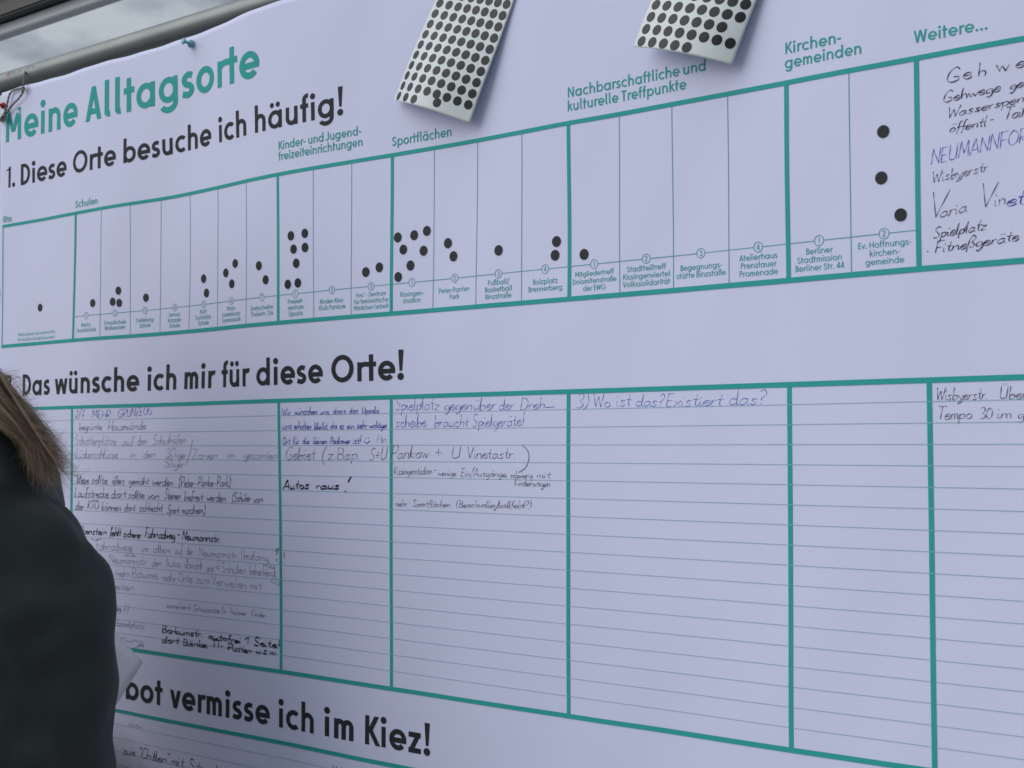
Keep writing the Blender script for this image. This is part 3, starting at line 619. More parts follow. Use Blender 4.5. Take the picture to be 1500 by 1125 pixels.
words(GB, [('V', 1359.6, 320, 1383, 316)], 17.5, FI+.002); words(GB, [('aria', 1377, 318, 1416, 309)], 9.5, FI+.002)
words(GB, [('V', 1433, 305, 1455, 302)], 15.5, FI+.002); words(GB, [('in', 1456, 302, 1473, 299)], 9.5, FI+.001); words(blue, [('et', 1475, 301, 1500, 299)], 11.5, ME-.002); words(GB, [('aplatz', 1503, 298, 1560, 287)], 9.5, FI)
words(UR, [('Spielplatz', 1367, 349, 1444, 335)], 7.4, FI+.002, slant=.3); words(UR, [('Fitneßgeräte', 1369, 371, 1492, 352)], 7.2, FI+.003, slant=.25); pxstroke(UR, [(1358.3, 368.6), (1359.6, 368)], ME)
# lower table
words(gray, [('xxx', 188, 1064, 208, 1068)], 5, FI)
words(ball, [('zum', 180, 1105, 198, 1108), ('"Chillen"', 204, 1110, 247, 1118), ('mit', 251, 1120, 269, 1124), ('Sitzgelegenheiten', 277, 1127, 390, 1152)], 7.5, ME)
words(gray, [('Mehr', 486, 1136, 507, 1140), ('Straßenfeste', 515, 1144, 600, 1163)], 8.6, FI)

# ------------------------------------------------------------------ dot stickers pressed on the poster
def disc_solid(center_fn, r, n=28, th=0.0035):
    """thin round sticker that follows the sheet below it"""
    vs, fs = [], []
    for ring_, (rr, hh) in enumerate(((r, 0.002), (r, th*1.6), (r*0.94, th*2.4), (r*0.5, th*2.4))):
        for i in range(n):
            a = 2*math.pi*i/n; vs.append(center_fn(rr*math.cos(a), rr*math.sin(a), hh))
    for q in range(3):
        for i in range(n):
            j = (i+1) % n; fs.append((q*n+i, q*n+j, (q+1)*n+j, (q+1)*n+i))
    fs.append(tuple(3*n+i for i in range(n))); return vs, fs
Z3 = lambda x, y: (390+x/3.3333, 180+y/3.3333)
DOTS = [
 ('the only black dot sticker in the wide Kitas box', (59, 450.5)),
 ('the only black dot sticker in the first narrow column under Schulen', (136, 443.8)),
 ('black dot sticker above a close pair in the second Schulen column', (173.6, 425.6)),
 ('left dot of the close pair in the second Schulen column', (165.2, 441.9)),
 ('right dot of the close pair in the second Schulen column', (174.9, 443.5)),
 ('the only black dot sticker in the third Schulen column, Trelleborg', (214, 436)),
 ('upper of two black dots in the fifth Schulen column', (298.5, 408)),
 ('lower of two black dots in the fifth Schulen column, above circled 5', (302.7, 429)),
 ('top right dot of three in the sixth Schulen column', (344.7, 385.8)),
 ('middle left dot of three in the sixth Schulen column', (331, 399.6)),
 ('lowest dot of three in the sixth Schulen column', (339.7, 415.5)),
 ('upper left of two dots in the Drehscheibe column', (379.4, 389)),
 ('lower right of two dots in the Drehscheibe column', (389.3, 409.7)),
 ('top left dot of seven in the Freizeitzentrum Upsala column', Z3(121, 551)),
 ('top right dot of seven in the Freizeitzentrum Upsala column', Z3(189, 539)),
 ('second row left dot in the Freizeitzentrum Upsala column', Z3(134, 616)),
 ('second row right dot in the Freizeitzentrum Upsala column', Z3(190, 608)),
 ('single middle dot below two pairs in the Freizeitzentrum Upsala column', Z3(147, 685)),
 ('bottom left dot just above the circled 1 of Freizeitzentrum Upsala', Z3(106, 788)),
 ('bottom right dot just above the circled 1 of Freizeitzentrum Upsala', Z3(155, 781)),
 ('left of two dots in the tivo Zentrum column', Z3(487, 728)),
 ('right of two dots in the tivo Zentrum column', Z3(553, 705)),
 ('top left dot touching the thick border in the Kissingenstadion column', Z3(643, 559)),
 ('top middle dot in the Kissingenstadion column', Z3(723, 548)),
 ('top right dot, highest in the Kissingenstadion column', Z3(785, 527)),
 ('second row left dot in the Kissingenstadion column', Z3(670, 618)),
 ('second row right dot in the Kissingenstadion column', Z3(769, 624)),
 ('second lowest dot, alone in the middle of the Kissingenstadion column', Z3(705, 696)),
 ('lowest dot beside the thick border in the Kissingenstadion column', Z3(645, 752)),
 ('upper of two dots in the Peter-Panter-Park column', Z3(888, 587)),
 ('lower of two dots in the Peter-Panter-Park column', Z3(915, 651)),
 ('the only black dot sticker in the Fußball and Basketball column', Z3(1135, 622)),
 ('upper of two dots in the Bolzplatz Brennerberg column', Z3(1418, 579)),
 ('lower of two dots in the Bolzplatz Brennerberg column', Z3(1411, 646)),
 ('the only dot in the Mitgliedertreff column, left of the circled 1', (855.8, 372.5)),
 ('highest of three large dots in the Ev. Hoffnungskirchengemeinde column', (1293.9, 192.7)),
 ('middle of three large dots in the Ev. Hoffnungskirchengemeinde column', (1291, 260.6)),
 ('lowest of three large dots, above Hoffnungskirchengemeinde near the thick border', (1319.4, 314.7))]
for lab, p in DOTS:
    c = uv(*p)
    def fn(dx, dy, hh):
        q = np.array([[c[0]+dx, c[1]+dy]]); return wv((q[0, 0], q[0, 1], Wf(q)[0]-hh-0.006))
    vs, fs = disc_solid(fn, 0.089*(1+random.uniform(-.01, .01)))
    cw = fn(0, 0, 0); o = mesh_obj('dot_sticker', [v-cw for v in vs], fs, dotm); o.location = cw
    tag(o, lab, 'sticker', 'black dot stickers pressed onto the poster table')

# ------------------------------------------------------------------ two sheets of dot stickers
def sticker_sheet(S_, lowrow, highrow, rl, rh, W_low, W_high, missing, loose, corner, nrows, label, topW):
    q = lambda r, W_: np.array([unp(*S_(*a), w_) for a, w_ in zip(r, W_)])
    Pl, Ph = q(lowrow, W_low), q(highrow, W_high); cs = np.arange(1, 9)
    cl = [np.polyfit(cs, Pl[:, i], 3) for i in range(3)]; ch = [np.polyfit(cs, Ph[:, i], 3) for i in range(3)]
    def pos(c, r, lift=0.0):
        def raw(c, r):
            a = np.array([np.polyval(cl[i], c) for i in range(3)]); b = np.array([np.polyval(ch[i], c) for i in range(3)])
            d = (b-a)/(rh-rl); p = a+d*(r-rl)
            t = max(0.0, (r-rl)/(nrows-rl)); w0 = a[2]; s = t*t*(3-2*t)
            wq = a[2]+(b[2]-a[2])*(r-rl)/(rh-rl)
            base = Wf(p[:2])[0]
            p[2] = min((1-s)*wq+s*(base+topW), base-0.012)
            return p
        p = raw(c, r)
        if lift:
            du = raw(c+.05, r)-p; dv = raw(c, r+.05)-p; n = np.cross(du, dv); n /= np.linalg.norm(n)
            if n[2] > 0: n = -n
            p = p+n*lift
        return p
    cl0, cl1, rb0, rb1 = corner
    nc, nr = 40, 80; vs, fs = [], []
    for sd_ in (0.0, -0.006):
        for j in range(nr+1):
            for i in range(nc+1):
                f = i/nc; c = cl0+(cl1-cl0)*f; r0 = rb0+(rb1-rb0)*f; r = r0+(nrows+0.8-r0)*j/nr
                vs.append(wv(pos(c, r, sd_ if sd_ else 1e-6)))
    n1 = (nc+1)*(nr+1)
    for j in range(nr):
        for i in range(nc):
            a = j*(nc+1)+i; fs.append((a, a+1, a+nc+2, a+nc+1)); fs.append((n1+a, n1+a+nc+1, n1+a+nc+2, n1+a+1))
    for i in range(nc): fs.append((i+1, i, n1+i, n1+i+1)); a = nr*(nc+1)+i; fs.append((a, a+1, n1+a+1, n1+a))
    for j in range(nr): a = j*(nc+1); b = a+nc+1; fs.append((a, b, n1+b, n1+a)); a += nc; b += nc; fs.append((b, a, n1+a, n1+b))
    root = empty('sticker_sheet', wv(pos(4.5, nrows+.8))); tag(root, label, 'sticker sheet', 'sheets of black dot stickers hanging on the poster')
    o = adopt(mesh_obj('backing_paper', vs, fs, sheetm, smooth=True), root)
    for k_, p_ in enumerate(o.data.polygons):
        if k_ >= 2*nc*nr: p_.use_smooth = False
    d0 = pos(4, 4); pc = np.linalg.norm(pos(5, 4)-d0); pr = np.linalg.norm(pos(4, 5)-d0)
    def dot(c, r):
        a = pos(c, r); pc_ = np.linalg.norm(pos(c+.5, r)-pos(c-.5, r)); pr_ = np.linalg.norm(pos(c, r+.5)-pos(c, r-.5))
        fn = lambda dx, dy, hh: wv(pos(c+dx/pc_, r+dy/pr_, 0.002+hh))
        vs, fs = disc_solid(fn, 0.0815, 20, 0.002)
        d_ = adopt(mesh_obj('dot', vs, fs, sheetdot, smooth=False), root)
        for p_ in d_.data.polygons: p_.use_smooth = len(p_.vertices) > 4
        d_.data.polygons[-1].use_smooth = True
    for r in range(1, nrows+1):
        for c in range(1, 9):
            if (c, r) not in missing: dot(c, r)
    for c, r in loose: dot(c, r)
    return root
s1 = lambda x, y: (580+x/5.922, y/5.922)
s2 = lambda x, y: (920+x/7.5, y/7.5)
lo1 = [(62,744),(121,752),(192,770),(272,792),(354,817),(440,844),(533,875),(628,909)]
hi1 = [(276,201),(345,211),(420,227),(498,244),(580,262),(661,280),(744,300),(833,325)]
lo2 = [(200,320),(316,328),(438,342),(567,362),(698,384),(833,406),(975,438),(1122,476)]
hi2 = [(300,50),(418,58),(541,70),(670,86),(803,105),(940,126),(1081,152),(1228,188)]
sticker_sheet(s1, lo1, hi1, 2, 8, [-.20,-.31,-.345,-.345,-.325,-.29,-.23,-.16], [-.17,-.22,-.235,-.235,-.225,-.20,-.17,-.13], {(4,1),(5,1),(6,1),(7,1),(8,1)}, [(5.33, 1.3)],
              (0.42, 8.62, 0.45, 0.55), 16, 'left sheet of black dot stickers with a loose dot at its lower edge', -0.02)
sticker_sheet(s2, lo2, hi2, 2, 4, [-.30,-.335,-.36,-.37,-.36,-.33,-.28,-.21], [-.27,-.30,-.325,-.335,-.325,-.30,-.255,-.19], {(6,1),(7,1),(8,1),(8,3)}, [],
              (0.38, 8.66, 0.5, 0.52), 14, 'right sheet of black dot stickers missing one dot near its right edge', -0.02)

# ------------------------------------------------------------------ push pins
def lathe(prof, n=24):
    vs, fs = [], []
    for (h, r) in prof:
        for i in range(n): a = 2*math.pi*i/n; vs.append((r*math.cos(a), r*math.sin(a), h))
    for j in range(len(prof)-1):
        for i in range(n): k2 = (i+1) % n; fs.append((j*n+i, j*n+k2, (j+1)*n+k2, (j+1)*n+i))
    fs.append(tuple(range(n-1, -1, -1))); fs.append(tuple((len(prof)-1)*n+i for i in range(n))); return vs, fs
tealplastic = mat('teal_plastic', (0.16, 0.42, 0.47), 0.28, 0.5); steel = mat('steel', (0.5, 0.5, 0.5), 0.3, 0.5, 1.0)
def pin(px, py, m, label, tilt=(0, 0), sc_=1.0):
    c = uv(px, py); p0 = wv((c[0], c[1], Wf(c)[0]))
    root = empty('push_pin', p0); tag(root, label, 'push pin')
    q = Vector((tilt[0], -1, tilt[1])).normalized().to_track_quat('Z', 'Y')
    k_ = 0.001*sc_
    body = [(1.2, 1.0), (1.4, 3.6), (1.9, 4.5), (2.8, 4.6), (3.8, 4.0), (4.6, 2.8), (5.4, 1.9), (6.6, 1.6), (9.0, 1.7), (9.8, 2.1), (10.5, 3.0), (11.2, 3.5), (12.2, 3.5), (12.8, 2.6), (12.9, 1.0)]
    for nm, prof, mm in (('grip', body, m), ('needle', [(-6, 0.3), (1.3, 0.5)], steel)):
        vs, fs = lathe([(h*k_, r*k_) for h, r in prof]); o = mesh_obj(nm, vs, fs, mm, smooth=True)
        o.parent = root; o.rotation_mode = 'QUATERNION'; o.rotation_quaternion = q
pin(282, 65, tealplastic, 'teal plastic push pin sticking out at the poster top edge', (-0.05, 0.1), 0.86)
pin(6.5, 155, mat('red_plastic', (0.45, 0.015, 0.03), 0.3, 0.5), 'red push pin at the poster left corner beside the cord', (0.1, 0), 0.8)

whitepl = mat('white_plastic', (0.7, 0.7, 0.7), 0.3, 0.5)
pin(722, -86, whitepl, 'white push pin holding the top of the left sticker sheet', (0, 0.05), 0.86)
pin(1108, -190, whitepl, 'white push pin holding the top of the right sticker sheet', (0, 0.05), 0.86)
# ------------------------------------------------------------------ cord tying the corner to the tube
cordm = mat('jute_cord', (0.30, 0.27, 0.22), 0.9, 0.2, noise=(900, 0.9, (0.12, 0.10, 0.13)), bump=(1500, 0.6, 0.0004))
cord = empty('cord', wv(unp(9, 165, -0.05))); tag(cord, 'thin twisted beige cord looped from the tube to the poster corner', 'cord')
def strand(name, pts, rad=0.0007):
    P_ = [np.array(wv(unp(x, y, w_))) for x, y, w_ in pts]; pth = [Vector(p) for p in catmull(P_, 0.0012)]
    vs, fs = [], []
    for ph in (0, math.pi):          # two plies twisted round each other
        n = len(pth); off = []
        for i, p in enumerate(pth):
            d = (pth[min(i+1, n-1)]-pth[max(i-1, 0)]).normalized(); a = d.cross(Vector((0.1, 1, 0.2))).normalized(); b = d.cross(a)
            t = i*0.75+ph; off.append(p+(a*math.cos(t)+b*math.sin(t))*rad*0.75)
        v_, f_ = tube(off, rad, 7); fs += [tuple(i+len(vs) for i in f) for f in f_]; vs += v_
    adopt(mesh_obj(name, vs, fs, cordm, smooth=True), cord)
strand('loop', [(34.2, 130, -.06), (30, 129.3, -.06), (22, 131.5, -.05), (16.5, 134.5, -.06), (13.2, 141, -.07), (11.3, 149, -.07), (9.3, 158, -.07), (6.5, 167, -.08), (4, 173, -.09)])
strand('loop', [(33.6, 131, -.07), (32.5, 137, -.09), (27.5, 144, -.09), (22, 149.5, -.08), (17, 155, -.08), (12, 161.5, -.08), (8, 167, -.08), (4.5, 174.5, -.09), (1, 177, -.05), (-3, 175, .1)])
strand('hanger', [(33.8, 132, -.07), (34.4, 126, -.08), (35.2, 118, -.06), (36.2, 111, .0), (37, 106, .03), (37.4, 102.5, .12), (37.2, 101.0, .3)])
strand('knot', [(8, 164, -.09), (5, 168, -.13), (3, 173, -.13), (5, 177, -.11), (8, 174, -.12), (7, 169, -.15), (3, 170, -.15), (1, 175, -.12), (-2, 171, -.05)])
strand('knot', [(32, 128.4, -.09), (34.5, 127.3, -.12), (35.6, 129.6, -.12), (34, 132, -.11), (32.4, 130.4, -.12)])

# ------------------------------------------------------------------ white sheet in the person's hand
DP = 1.16
def sheet_of_paper():
    # right-hand corner of a sheet, seen beside the coat
    tipP, upP, dnP = np.array(at_depth(209, 970, 1.235)), np.array(at_depth(150, 905, 1.19)), np.array(at_depth(140, 1035, 1.19))
    a, b = (upP-tipP), (dnP-tipP); a /= np.linalg.norm(a); b -= a*(a@b); b /= np.linalg.norm(b)
    n_ = np.cross(a, b); vs, fs = [], []; A_, B_ = 0.148, 0.105; na, nb = 14, 10
    for k_ in (0, 1):
        for i in range(na+1):
            for j in range(nb+1):
                x, y = A_*i/na, B_*j/nb; cur = 0.10*(x*x*0.6+x*y)
                vs.append(tipP+a*x+b*y+n_*(cur+k_*0.0004))
    n1 = (na+1)*(nb+1)
    for i in range(na):
        for j in range(nb): q = i*(nb+1)+j; fs += [(q, q+1, q+nb+2, q+nb+1), (n1+q, n1+q+nb+1, n1+q+nb+2, n1+q+1)]
    for i in range(na):
        q = i*(nb+1); fs.append((q, q+nb+1, n1+q+nb+1, n1+q)); q += nb; fs.append((q+nb+1, q, n1+q, n1+q+nb+1))
    for j in range(nb):
        fs.append((j+1, j, n1+j, n1+j+1)); q = na*(nb+1)+j; fs.append((q, q+1, n1+q+1, n1+q))
    return vs, fs
vs, fs = sheet_of_paper()
loc = Vector(vs[0]); o = mesh_obj('paper_sheet', [Vector(v)-loc for v in vs], fs, mat('white_paper', (0.84, 0.85, 0.87), 0.6, 0.3), smooth=True); o.location = loc
tag(o, 'small white paper corner showing beside the dark coat sleeve', 'paper')

# ------------------------------------------------------------------ person
PC = at_depth(-215, 700, 1.16); YAW = math.radians(18)      # neck base above the feet
px_, py_ = PC.x, PC.y
RZ = Matrix.Rotation(YAW, 4, 'Z')
def PW(x, y, z):      # person frame: x right, y forward (to the poster), z up from the ground
    v = RZ @ Vector((x, y, 0)); return Vector((px_+v.x, py_+v.y, z))
person = empty('person', Vector((px_, py_, 0)))
tag(person, 'person with long brown hair and dark hooded coat reading the poster', 'person')
skin = mat('skin', (0.55, 0.36, 0.28), 0.5, 0.4); coatm = mat('dark_coat_cloth', (0.036, 0.043, 0.040), 0.9, 0.1, noise=(14, 0.8, (0.027, 0.033, 0.031)), bump=(260, 0.35, 0.0012), sheen=0.12)
coat2 = mat('hood_cloth', (0.055, 0.063, 0.061), 0.9, 0.1, noise=(30, 0.6, (0.04, 0.047, 0.046)), bump=(260, 0.35, 0.0012), sheen=0.15)
trm = mat('trousers', (0.02, 0.022, 0.03), 0.85, 0.2); shoem = mat('boots', (0.02, 0.02, 0.02), 0.5, 0.4)
SH = 1.455          # shoulder height
def skin_body():
    J, E_, Rr = [], [], []
    def j(p, r, par=None):
        J.append(PW(*p)); Rr.append(r); i = len(J)-1
        if par is not None: E_.append((par, i))
        return i
    pel = j((0, 0, 0.95), 0.12); wa = j((0, 0.01, 1.10), 0.11, pel); ch = j((0, 0, 1.30), 0.13, wa); ne0 = j((0, 0, SH+0.02), 0.07, ch)
    ne = j((0, 0.02, SH+0.08), 0.05, ne0); he = j((0, 0.035, SH+0.16), 0.078, ne); j((0, 0.03, SH+0.235), 0.075, he)
    j((0, 0.125, SH+0.15), 0.016, he)         # nose
    for s in (-1, 1):
        hp = j((s*0.09, 0, 0.90), 0.095, pel); kn_ = j((s*0.10, 0.02, 0.50), 0.06, hp); an = j((s*0.11, -0.01, 0.09), 0.04, kn_); j((s*0.12, 0.13, 0.035), 0.035, an)
        sh_ = j((s*0.15, 0, SH-0.06), 0.045, ch)
        if s > 0: el = j((0.19, 0.0, 1.10), 0.038, sh_); wr = j((0.09, 0.19, 1.165), 0.026, el); hd = j((0.075, 0.225, 1.185), 0.03, wr); pv_ = hd; ff = (-0.1, 0.06, 0.01)
        else: el = j((-0.20, 0.0, 1.13), 0.038, sh_); wr = j((-0.205, 0.06, 0.87), 0.026, el); hd = j((-0.205, 0.08, 0.80), 0.03, wr); ff = (0, 0.01, -0.09)
        bx_ = J[hd]
        for k_ in range(5):
            base = Vector((0, 0, 0)); sp = (k_-1.5)*0.019
            hx = [(0.075, 0.225, 1.185), (-0.205, 0.08, 0.80)][0 if s > 0 else 1]
            if k_ < 4:
                L_ = (0.07, 0.08, 0.076, 0.06)[k_]
                dirv = Vector(ff).normalized(); side = Vector((0, 0.25, -1)).normalized() if s > 0 else Vector((0, 1, 0))
                p1 = Vector(hx)+side*sp+dirv*0.03; p2 = p1+dirv*L_*0.5; p3 = p2+(dirv*0.7+Vector((0.35*s, 0.2, 0))*0.6)*L_*0.5
            else:
                dirv = Vector((-0.6, 0.3, 0.75)) if s > 0 else Vector((0.2, 0.8, -0.5))
                p1 = Vector(hx)+dirv*0.02; p2 = p1+dirv*0.03; p3 = p2+dirv*0.02+Vector(ff).normalized()*0.012
            a_ = j(tuple(p1), 0.010, hd); b_ = j(tuple(p2), 0.009, a_); j(tuple(p3), 0.0075, b_)
    me = bpy.data.meshes.new('body'); me.from_pydata(J, E_, []); me.materials.append(skin)
    o = bpy.data.objects.new('body', me); C.objects.link(o); adopt(o, person)
    md = o.modifiers.new('skin', 'SKIN'); md.use_smooth_shade = True
    for i, v in enumerate(me.skin_vertices[0].data): v.radius = (Rr[i], Rr[i]); v.use_root = (i == 0)
    ss = o.modifiers.new('sub', 'SUBSURF'); ss.levels = 2; ss.render_levels = 2
    return o
skin_body()
hcz = SH+0.165; HC = PW(0, 0.035, hcz)
for s in (-1, 1):
    bm = bmesh.new(); bmesh.ops.create_uvsphere(bm, u_segments=16, v_segments=10, radius=0.0125, matrix=Matrix.Translation(PW(s*0.033, 0.108, hcz))); adopt(bm_obj('eye', bm, mat('eye', (0.7, 0.7, 0.7), 0.2), smooth=True), person)
vs, fs = tube([PW(-0.026, 0.103, hcz-0.068), PW(0, 0.112, hcz-0.066), PW(0.026, 0.103, hcz-0.068)], [0.003, 0.007, 0.003], 8); adopt(mesh_obj('mouth', vs, fs, mat('lips', (0.45, 0.18, 0.17), 0.5), smooth=True), person)
# trousers and boots
def loft(rings, seg=36):
    """rings: (cx, cy, cz, rx, ry, tiltx) in the person frame"""
    vs, fs = [], []
    for (cx, cy, cz, rx, ry) in rings:
        for k_ in range(seg):
            a = 2*math.pi*k_/seg; ca, sa = math.cos(a), math.sin(a); e = 0.85
            vs.append(PW(cx+rx*math.copysign(abs(ca)**e, ca), cy+ry*math.copysign(abs(sa)**e, sa), cz))
    for i in range(len(rings)-1):
        for k_ in range(seg): k2 = (k_+1) % seg; fs.append((i*seg+k_, i*seg+k2, (i+1)*seg+k2, (i+1)*seg+k_))
    fs.append(tuple(range(seg-1, -1, -1))); fs.append(tuple((len(rings)-1)*seg+k_ for k_ in range(seg))); return vs, fs
for s in (-1, 1):
    vs, fs = loft([(s*0.11, 0, 0.06, 0.062, 0.065), (s*0.105, 0.01, 0.45, 0.075, 0.08), (s*0.09, 0, 0.88, 0.10, 0.11)], 24); adopt(mesh_obj('trouser_leg', vs, fs, trm, smooth=True), person)
    vs, fs = loft([(s*0.12, 0.05, 0.0, 0.05, 0.14), (s*0.12, 0.05, 0.04, 0.048, 0.135), (s*0.115, 0.01, 0.09, 0.046, 0.085), (s*0.11, -0.01, 0.16, 0.05, 0.06)], 24); adopt(mesh_obj('boot', vs, fs, shoem, smooth=True), person)
# coat: torso and sleeves remeshed into one garment
rings = [(0, 0, 0.62, 0.27, 0.20), (0, 0, 0.80, 0.235, 0.18), (0, 0, 1.0, 0.21, 0.155), (0, -0.005, 1.15, 0.195, 0.145), (0, -0.01, 1.28, 0.19, 0.14), (0, -0.01, SH-0.08, 0.175, 0.12), (0, -0.005, SH-0.03, 0.14, 0.10), (0, 0, SH+0.01, 0.10, 0.085), (0, 0.005, SH+0.05, 0.075, 0.07)]
V_, F_ = loft(rings, 48)
def add(vf):
    global V_, F_
    v_, f_ = vf; F_ = F_+[tuple(i+len(V_) for i in f) for f in f_]; V_ = V_+list(v_)
def limb(pts, rad):
    P_ = catmull([np.array(PW(*p)) for p in pts], 0.02); L_ = len(P_); rr = list(np.interp(np.linspace(0, 1, L_), np.linspace(0, 1, len(rad)), rad))
    return tube([Vector(p) for p in P_], rr, 26)
add(limb([(0.10, 0, SH-0.015), (0.155, 0, SH-0.045), (0.181, -0.005, SH-0.115), (0.187, -0.01, 1.25), (0.207, -0.01, 1.12), (0.195, 0.02, 1.075), (0.15, 0.10, 1.10), (0.10, 0.18, 1.16)], [0.058, 0.066, 0.064, 0.062, 0.063, 0.062, 0.056, 0.05]))
add(limb([(-0.10, 0, SH-0.035), (-0.15, 0, SH-0.055), (-0.185, 0, SH-0.12), (-0.20, 0.0, 1.15), (-0.21, 0.03, 1.0), (-0.205, 0.06, 0.88)], [0.07, 0.078, 0.074, 0.068, 0.062, 0.056]))
add(limb([(0.10, -0.05, SH-0.06), (0.155, -0.06, SH-0.10), (0.187, -0.065, SH-0.17), (0.196, -0.065, 1.22), (0.20, -0.065, 1.08), (0.21, -0.05, 0.8)], [0.045, 0.052, 0.056, 0.058, 0.058, 0.06]))
add(limb([(0.02, -0.11, SH-0.05), (0.05, -0.125, SH-0.2), (0.04, -0.13, 1.1), (0.03, -0.14, 0.8)], [0.03, 0.038, 0.04, 0.045]))
o = adopt(mesh_obj('coat', V_, F_, coatm, smooth=True), person)
rm = o.modifiers.new('remesh', 'REMESH'); rm.mode = 'VOXEL'; rm.voxel_size = 0.0055; rm.use_smooth_shade = True
sm = o.modifiers.new('smooth', 'SMOOTH'); sm.factor = 0.6; sm.iterations = 6
tx = bpy.data.textures.new('folds', 'CLOUDS'); tx.noise_scale = 0.11; tx.noise_depth = 2
dm = o.modifiers.new('folds', 'DISPLACE'); dm.texture = tx; dm.strength = 0.03; dm.mid_level = 0.5; dm.texture_coords = 'GLOBAL'
tm = bpy.data.textures.new('creases', 'MARBLE'); tm.noise_scale = 0.10; tm.turbulence = 9; tm.noise_depth = 2; tm.marble_type = 'SHARP'
dm = o.modifiers.new('creases', 'DISPLACE'); dm.texture = tm; dm.strength = 0.010; dm.mid_level = 0.5; dm.texture_coords = 'GLOBAL'
sm = o.modifiers.new('soften', 'SMOOTH'); sm.factor = 0.5; sm.iterations = 3
cv, cf = [], []
for i in range(45):
    a = -math.pi*0.5+2*math.pi*i/44
    for k_ in range(15):
        b = 2*math.pi*k_/14; back = max(0.0, -math.sin(a)); r1 = 0.046+0.015*back
        cv.append(PW((0.120+r1*math.cos(b))*math.cos(a)*1.05, (0.115+r1*math.cos(b))*math.sin(a)-0.005, SH-0.006+r1*1.3*math.sin(b)-0.02*back+0.004*math.sin(4*a)))
for i in range(44):
    for k_ in range(14): q = i*15+k_; cf.append((q, q+15, q+16, q+1))
adopt(mesh_obj('collar', cv, cf, coat2, smooth=True), person)
# hood lying on the back and collar
hv, hf = [], []
nh, mh = 44, 16
for i in range(nh+1):
    a = -math.pi*0.5+2*math.pi*i/nh
    for k_ in range(mh+1):
        b = 2*math.pi*k_/mh; ca, sa = math.cos(a), math.sin(a)
        back = max(0.0, -sa); R1 = 0.118+0.015*back; r1 = 0.044+0.022*back; drop = 0.03*back
        hv.append(PW((R1+r1*math.cos(b))*ca*1.05, (R1+r1*math.cos(b))*sa*0.95-0.01, SH+0.022+r1*1.3*math.sin(b)-drop+0.005*math.sin(5*a)))
for i in range(nh):
    for k_ in range(mh): q = i*(mh+1)+k_; hf.append((q, q+mh+1, q+mh+2, q+1))
o = adopt(mesh_obj('hood', hv, hf, coat2, smooth=True), person)
dm = o.modifiers.new('folds', 'DISPLACE'); dm.texture = tx; dm.strength = 0.012; dm.texture_coords = 'GLOBAL'

# hair
hairm = mat('brown_hair', (0.17, 0.115, 0.075), 0.42, 0.5)
nd = hairm.node_tree; b_ = nd.nodes['Principled BSDF']; at_ = nd.nodes.new('ShaderNodeAttribute'); at_.attribute_name = 'tone'
rp = nd.nodes.new('ShaderNodeValToRGB'); rp.color_ramp.elements[0].color = (0.09, 0.062, 0.044, 1); rp.color_ramp.elements[1].color = (0.72, 0.54, 0.37, 1)
nd.links.new(at_.outputs['Fac'], rp.inputs['Fac']); nd.links.new(rp.outputs[0], b_.inputs['Base Color'])
hv, hf, tone = [], [], []
rh_ = random.Random(5)
def hair(P_, rad, tn, seg=3, n=12):
    pts = []
    P_ = [np.array(p) for p in P_]
    cm = catmull(P_, 1e9)
    m_ = len(P_)-1
    for i in range(n+1):       # sample the smooth curve evenly
        t = i/n*m_; k_ = min(int(t), m_-1); f = t-k_
        p0 = P_[max(k_-1, 0)]; p1 = P_[k_]; p2 = P_[k_+1]; p3 = P_[min(k_+2, m_)]
        pts.append(Vector(0.5*(2*p1+(-p0+p2)*f+(2*p0-5*p1+4*p2-p3)*f*f+(-p0+3*p1-3*p2+p3)*f**3)))
    rr = [rad*(1-0.75*(i/n)**3) for i in range(n+1)]
    v_, f_ = tube(pts, rr, seg, False); o_ = len(hv); hv.extend(v_); hf.extend([tuple(i+o_ for i in f) for f in f_]); tone.extend([tn]*len(v_))
def head_pt(az, el, r=0.104):      # az 0 = right, -90 = back
    return PW(math.cos(el)*math.cos(az)*r*0.80, 0.035-0.012+math.cos(el)*math.sin(az)*r*1.03, hcz+0.02+math.sin(el)*r*1.12)
NL = 150
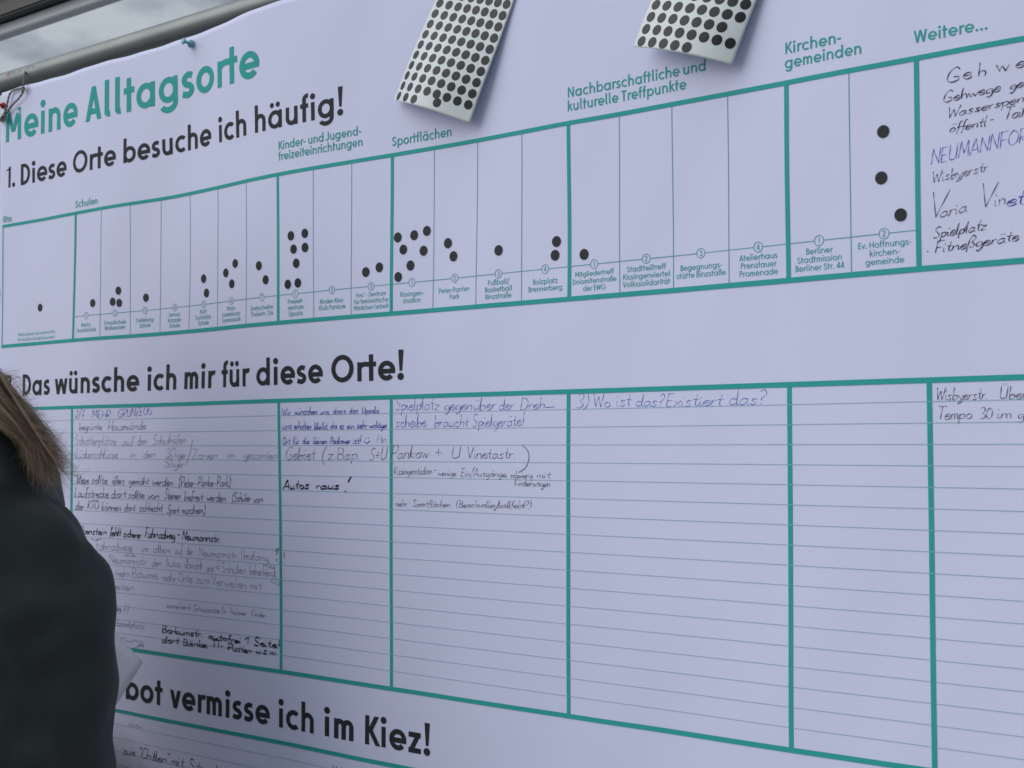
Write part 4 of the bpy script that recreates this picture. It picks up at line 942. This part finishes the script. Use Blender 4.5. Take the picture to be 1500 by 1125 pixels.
for L_ in range(NL):                    # locks falling forward over the right shoulder, ends blown to the right
    t0 = rh_.random(); az0 = math.radians(rh_.uniform(-75, 25)); e0 = math.radians(rh_.uniform(0, 75))
    q = rh_.random()**0.8               # 0 upper edge of the fall, 1 inner edge
    d0 = 1.085+rh_.uniform(-.02, .02)-0.0*q
    mid1 = at_depth(-78-70*q+rh_.uniform(-8, 8), 440+60*q, d0+.03)
    mid2 = at_depth(-13-6*q+rh_.uniform(-4, 4), 535+72*q, d0)
    mid3 = at_depth(46-8*q+rh_.uniform(-5, 5), 607+42*q+rh_.uniform(-3, 3), d0+.01)
    end = at_depth(95-32*q+rh_.uniform(-8, 8)-(12 if rh_.random() < .3 else 0), 682+12*q+rh_.uniform(-18, 16), d0+.02)
    end = mid3+(end-mid3)*rh_.uniform(.45, 1.18); tn = min(1, max(0, rh_.gauss(0.5, 0.25)))
    for k_ in range(34):
        j_ = lambda s: np.array([rh_.gauss(0, s), rh_.gauss(0, s), rh_.gauss(0, s)])
        top = head_pt(az0*0.5, math.radians(80), 0.106); a = head_pt(az0+rh_.gauss(0, .06), e0*0.6+rh_.gauss(0, .05), 0.108); b = head_pt(az0*0.8+rh_.gauss(0, .05), math.radians(-35), 0.112)
        hair([top+Vector(j_(.004)), a, b, np.array(mid1)+j_(.0035), np.array(mid2)+j_(.0022), np.array(mid3)+j_(.0025), np.array(end)+j_(.0055)+(np.array(end)-np.array(mid3))*rh_.uniform(-.35, .25)], rh_.uniform(.00012, .0002), min(1, max(0, tn+rh_.gauss(0, .12))), n=16)
for k_ in range(260):                  # flyaways
    q = rh_.random()*0.5; s_ = rh_.random()
    bx_, by_ = -2+s_*95, 532+s_*150; d0 = 1.08+rh_.uniform(-.02, .02)
    a = at_depth(bx_-50, by_-70+20*q, d0); b = at_depth(bx_-6, by_+4, d0)
    Ln = rh_.uniform(8, 44); c = at_depth(bx_+Ln*.5, by_+Ln*rh_.uniform(0.1, .8), d0); e = at_depth(bx_+Ln, by_+Ln*rh_.uniform(-.1, 1.3), d0+rh_.uniform(0, .02))
    hair([a, b, c, e], 0.00012, rh_.uniform(.2, .8), n=14)
for L_ in range(230):                   # rest of the head of hair
    az0 = math.radians(rh_.uniform(-200, 10)); tn = min(1, max(0, rh_.gauss(0.42, 0.18)))
    for k_ in range(14):
        az = az0+rh_.gauss(0, .04); rr = 0.108+rh_.random()*0.008
        top = head_pt(az, math.radians(82), rr); a = head_pt(az, math.radians(35), rr); b = head_pt(az, math.radians(-5), rr); c = head_pt(az, math.radians(-50), rr+.004)
        dx, dy = math.cos(az), math.sin(az); Ln = rh_.uniform(.10, .2)
        e = PW(dx*0.115, 0.0+dy*0.135, SH+0.03-Ln*.4); f = PW(dx*0.125+rh_.gauss(0, .01), dy*0.165+rh_.gauss(0, .01), SH-Ln)
        if dx > 0.35: f = e
        hair([top, a, b, c, e] if dx > 0.35 else [top, a, b, c, e, f], 0.00022, min(1, max(0, tn+rh_.gauss(0, .1))), n=12)
o = mesh_obj('hair', hv, hf, hairm, smooth=True); adopt(o, person)
at2 = o.data.attributes.new('tone', 'FLOAT', 'POINT'); at2.data.foreach_set('value', tone)
bm = bmesh.new(); bmesh.ops.create_uvsphere(bm, u_segments=32, v_segments=20, radius=1)
for v in bm.verts: v.co = PW(v.co.x*0.088, 0.012+v.co.y*0.098, hcz+0.03+v.co.z*0.11)
adopt(bm_obj('hair_cap', bm, mat('hair_under', (0.06, 0.042, 0.03), 0.7), smooth=True), person)
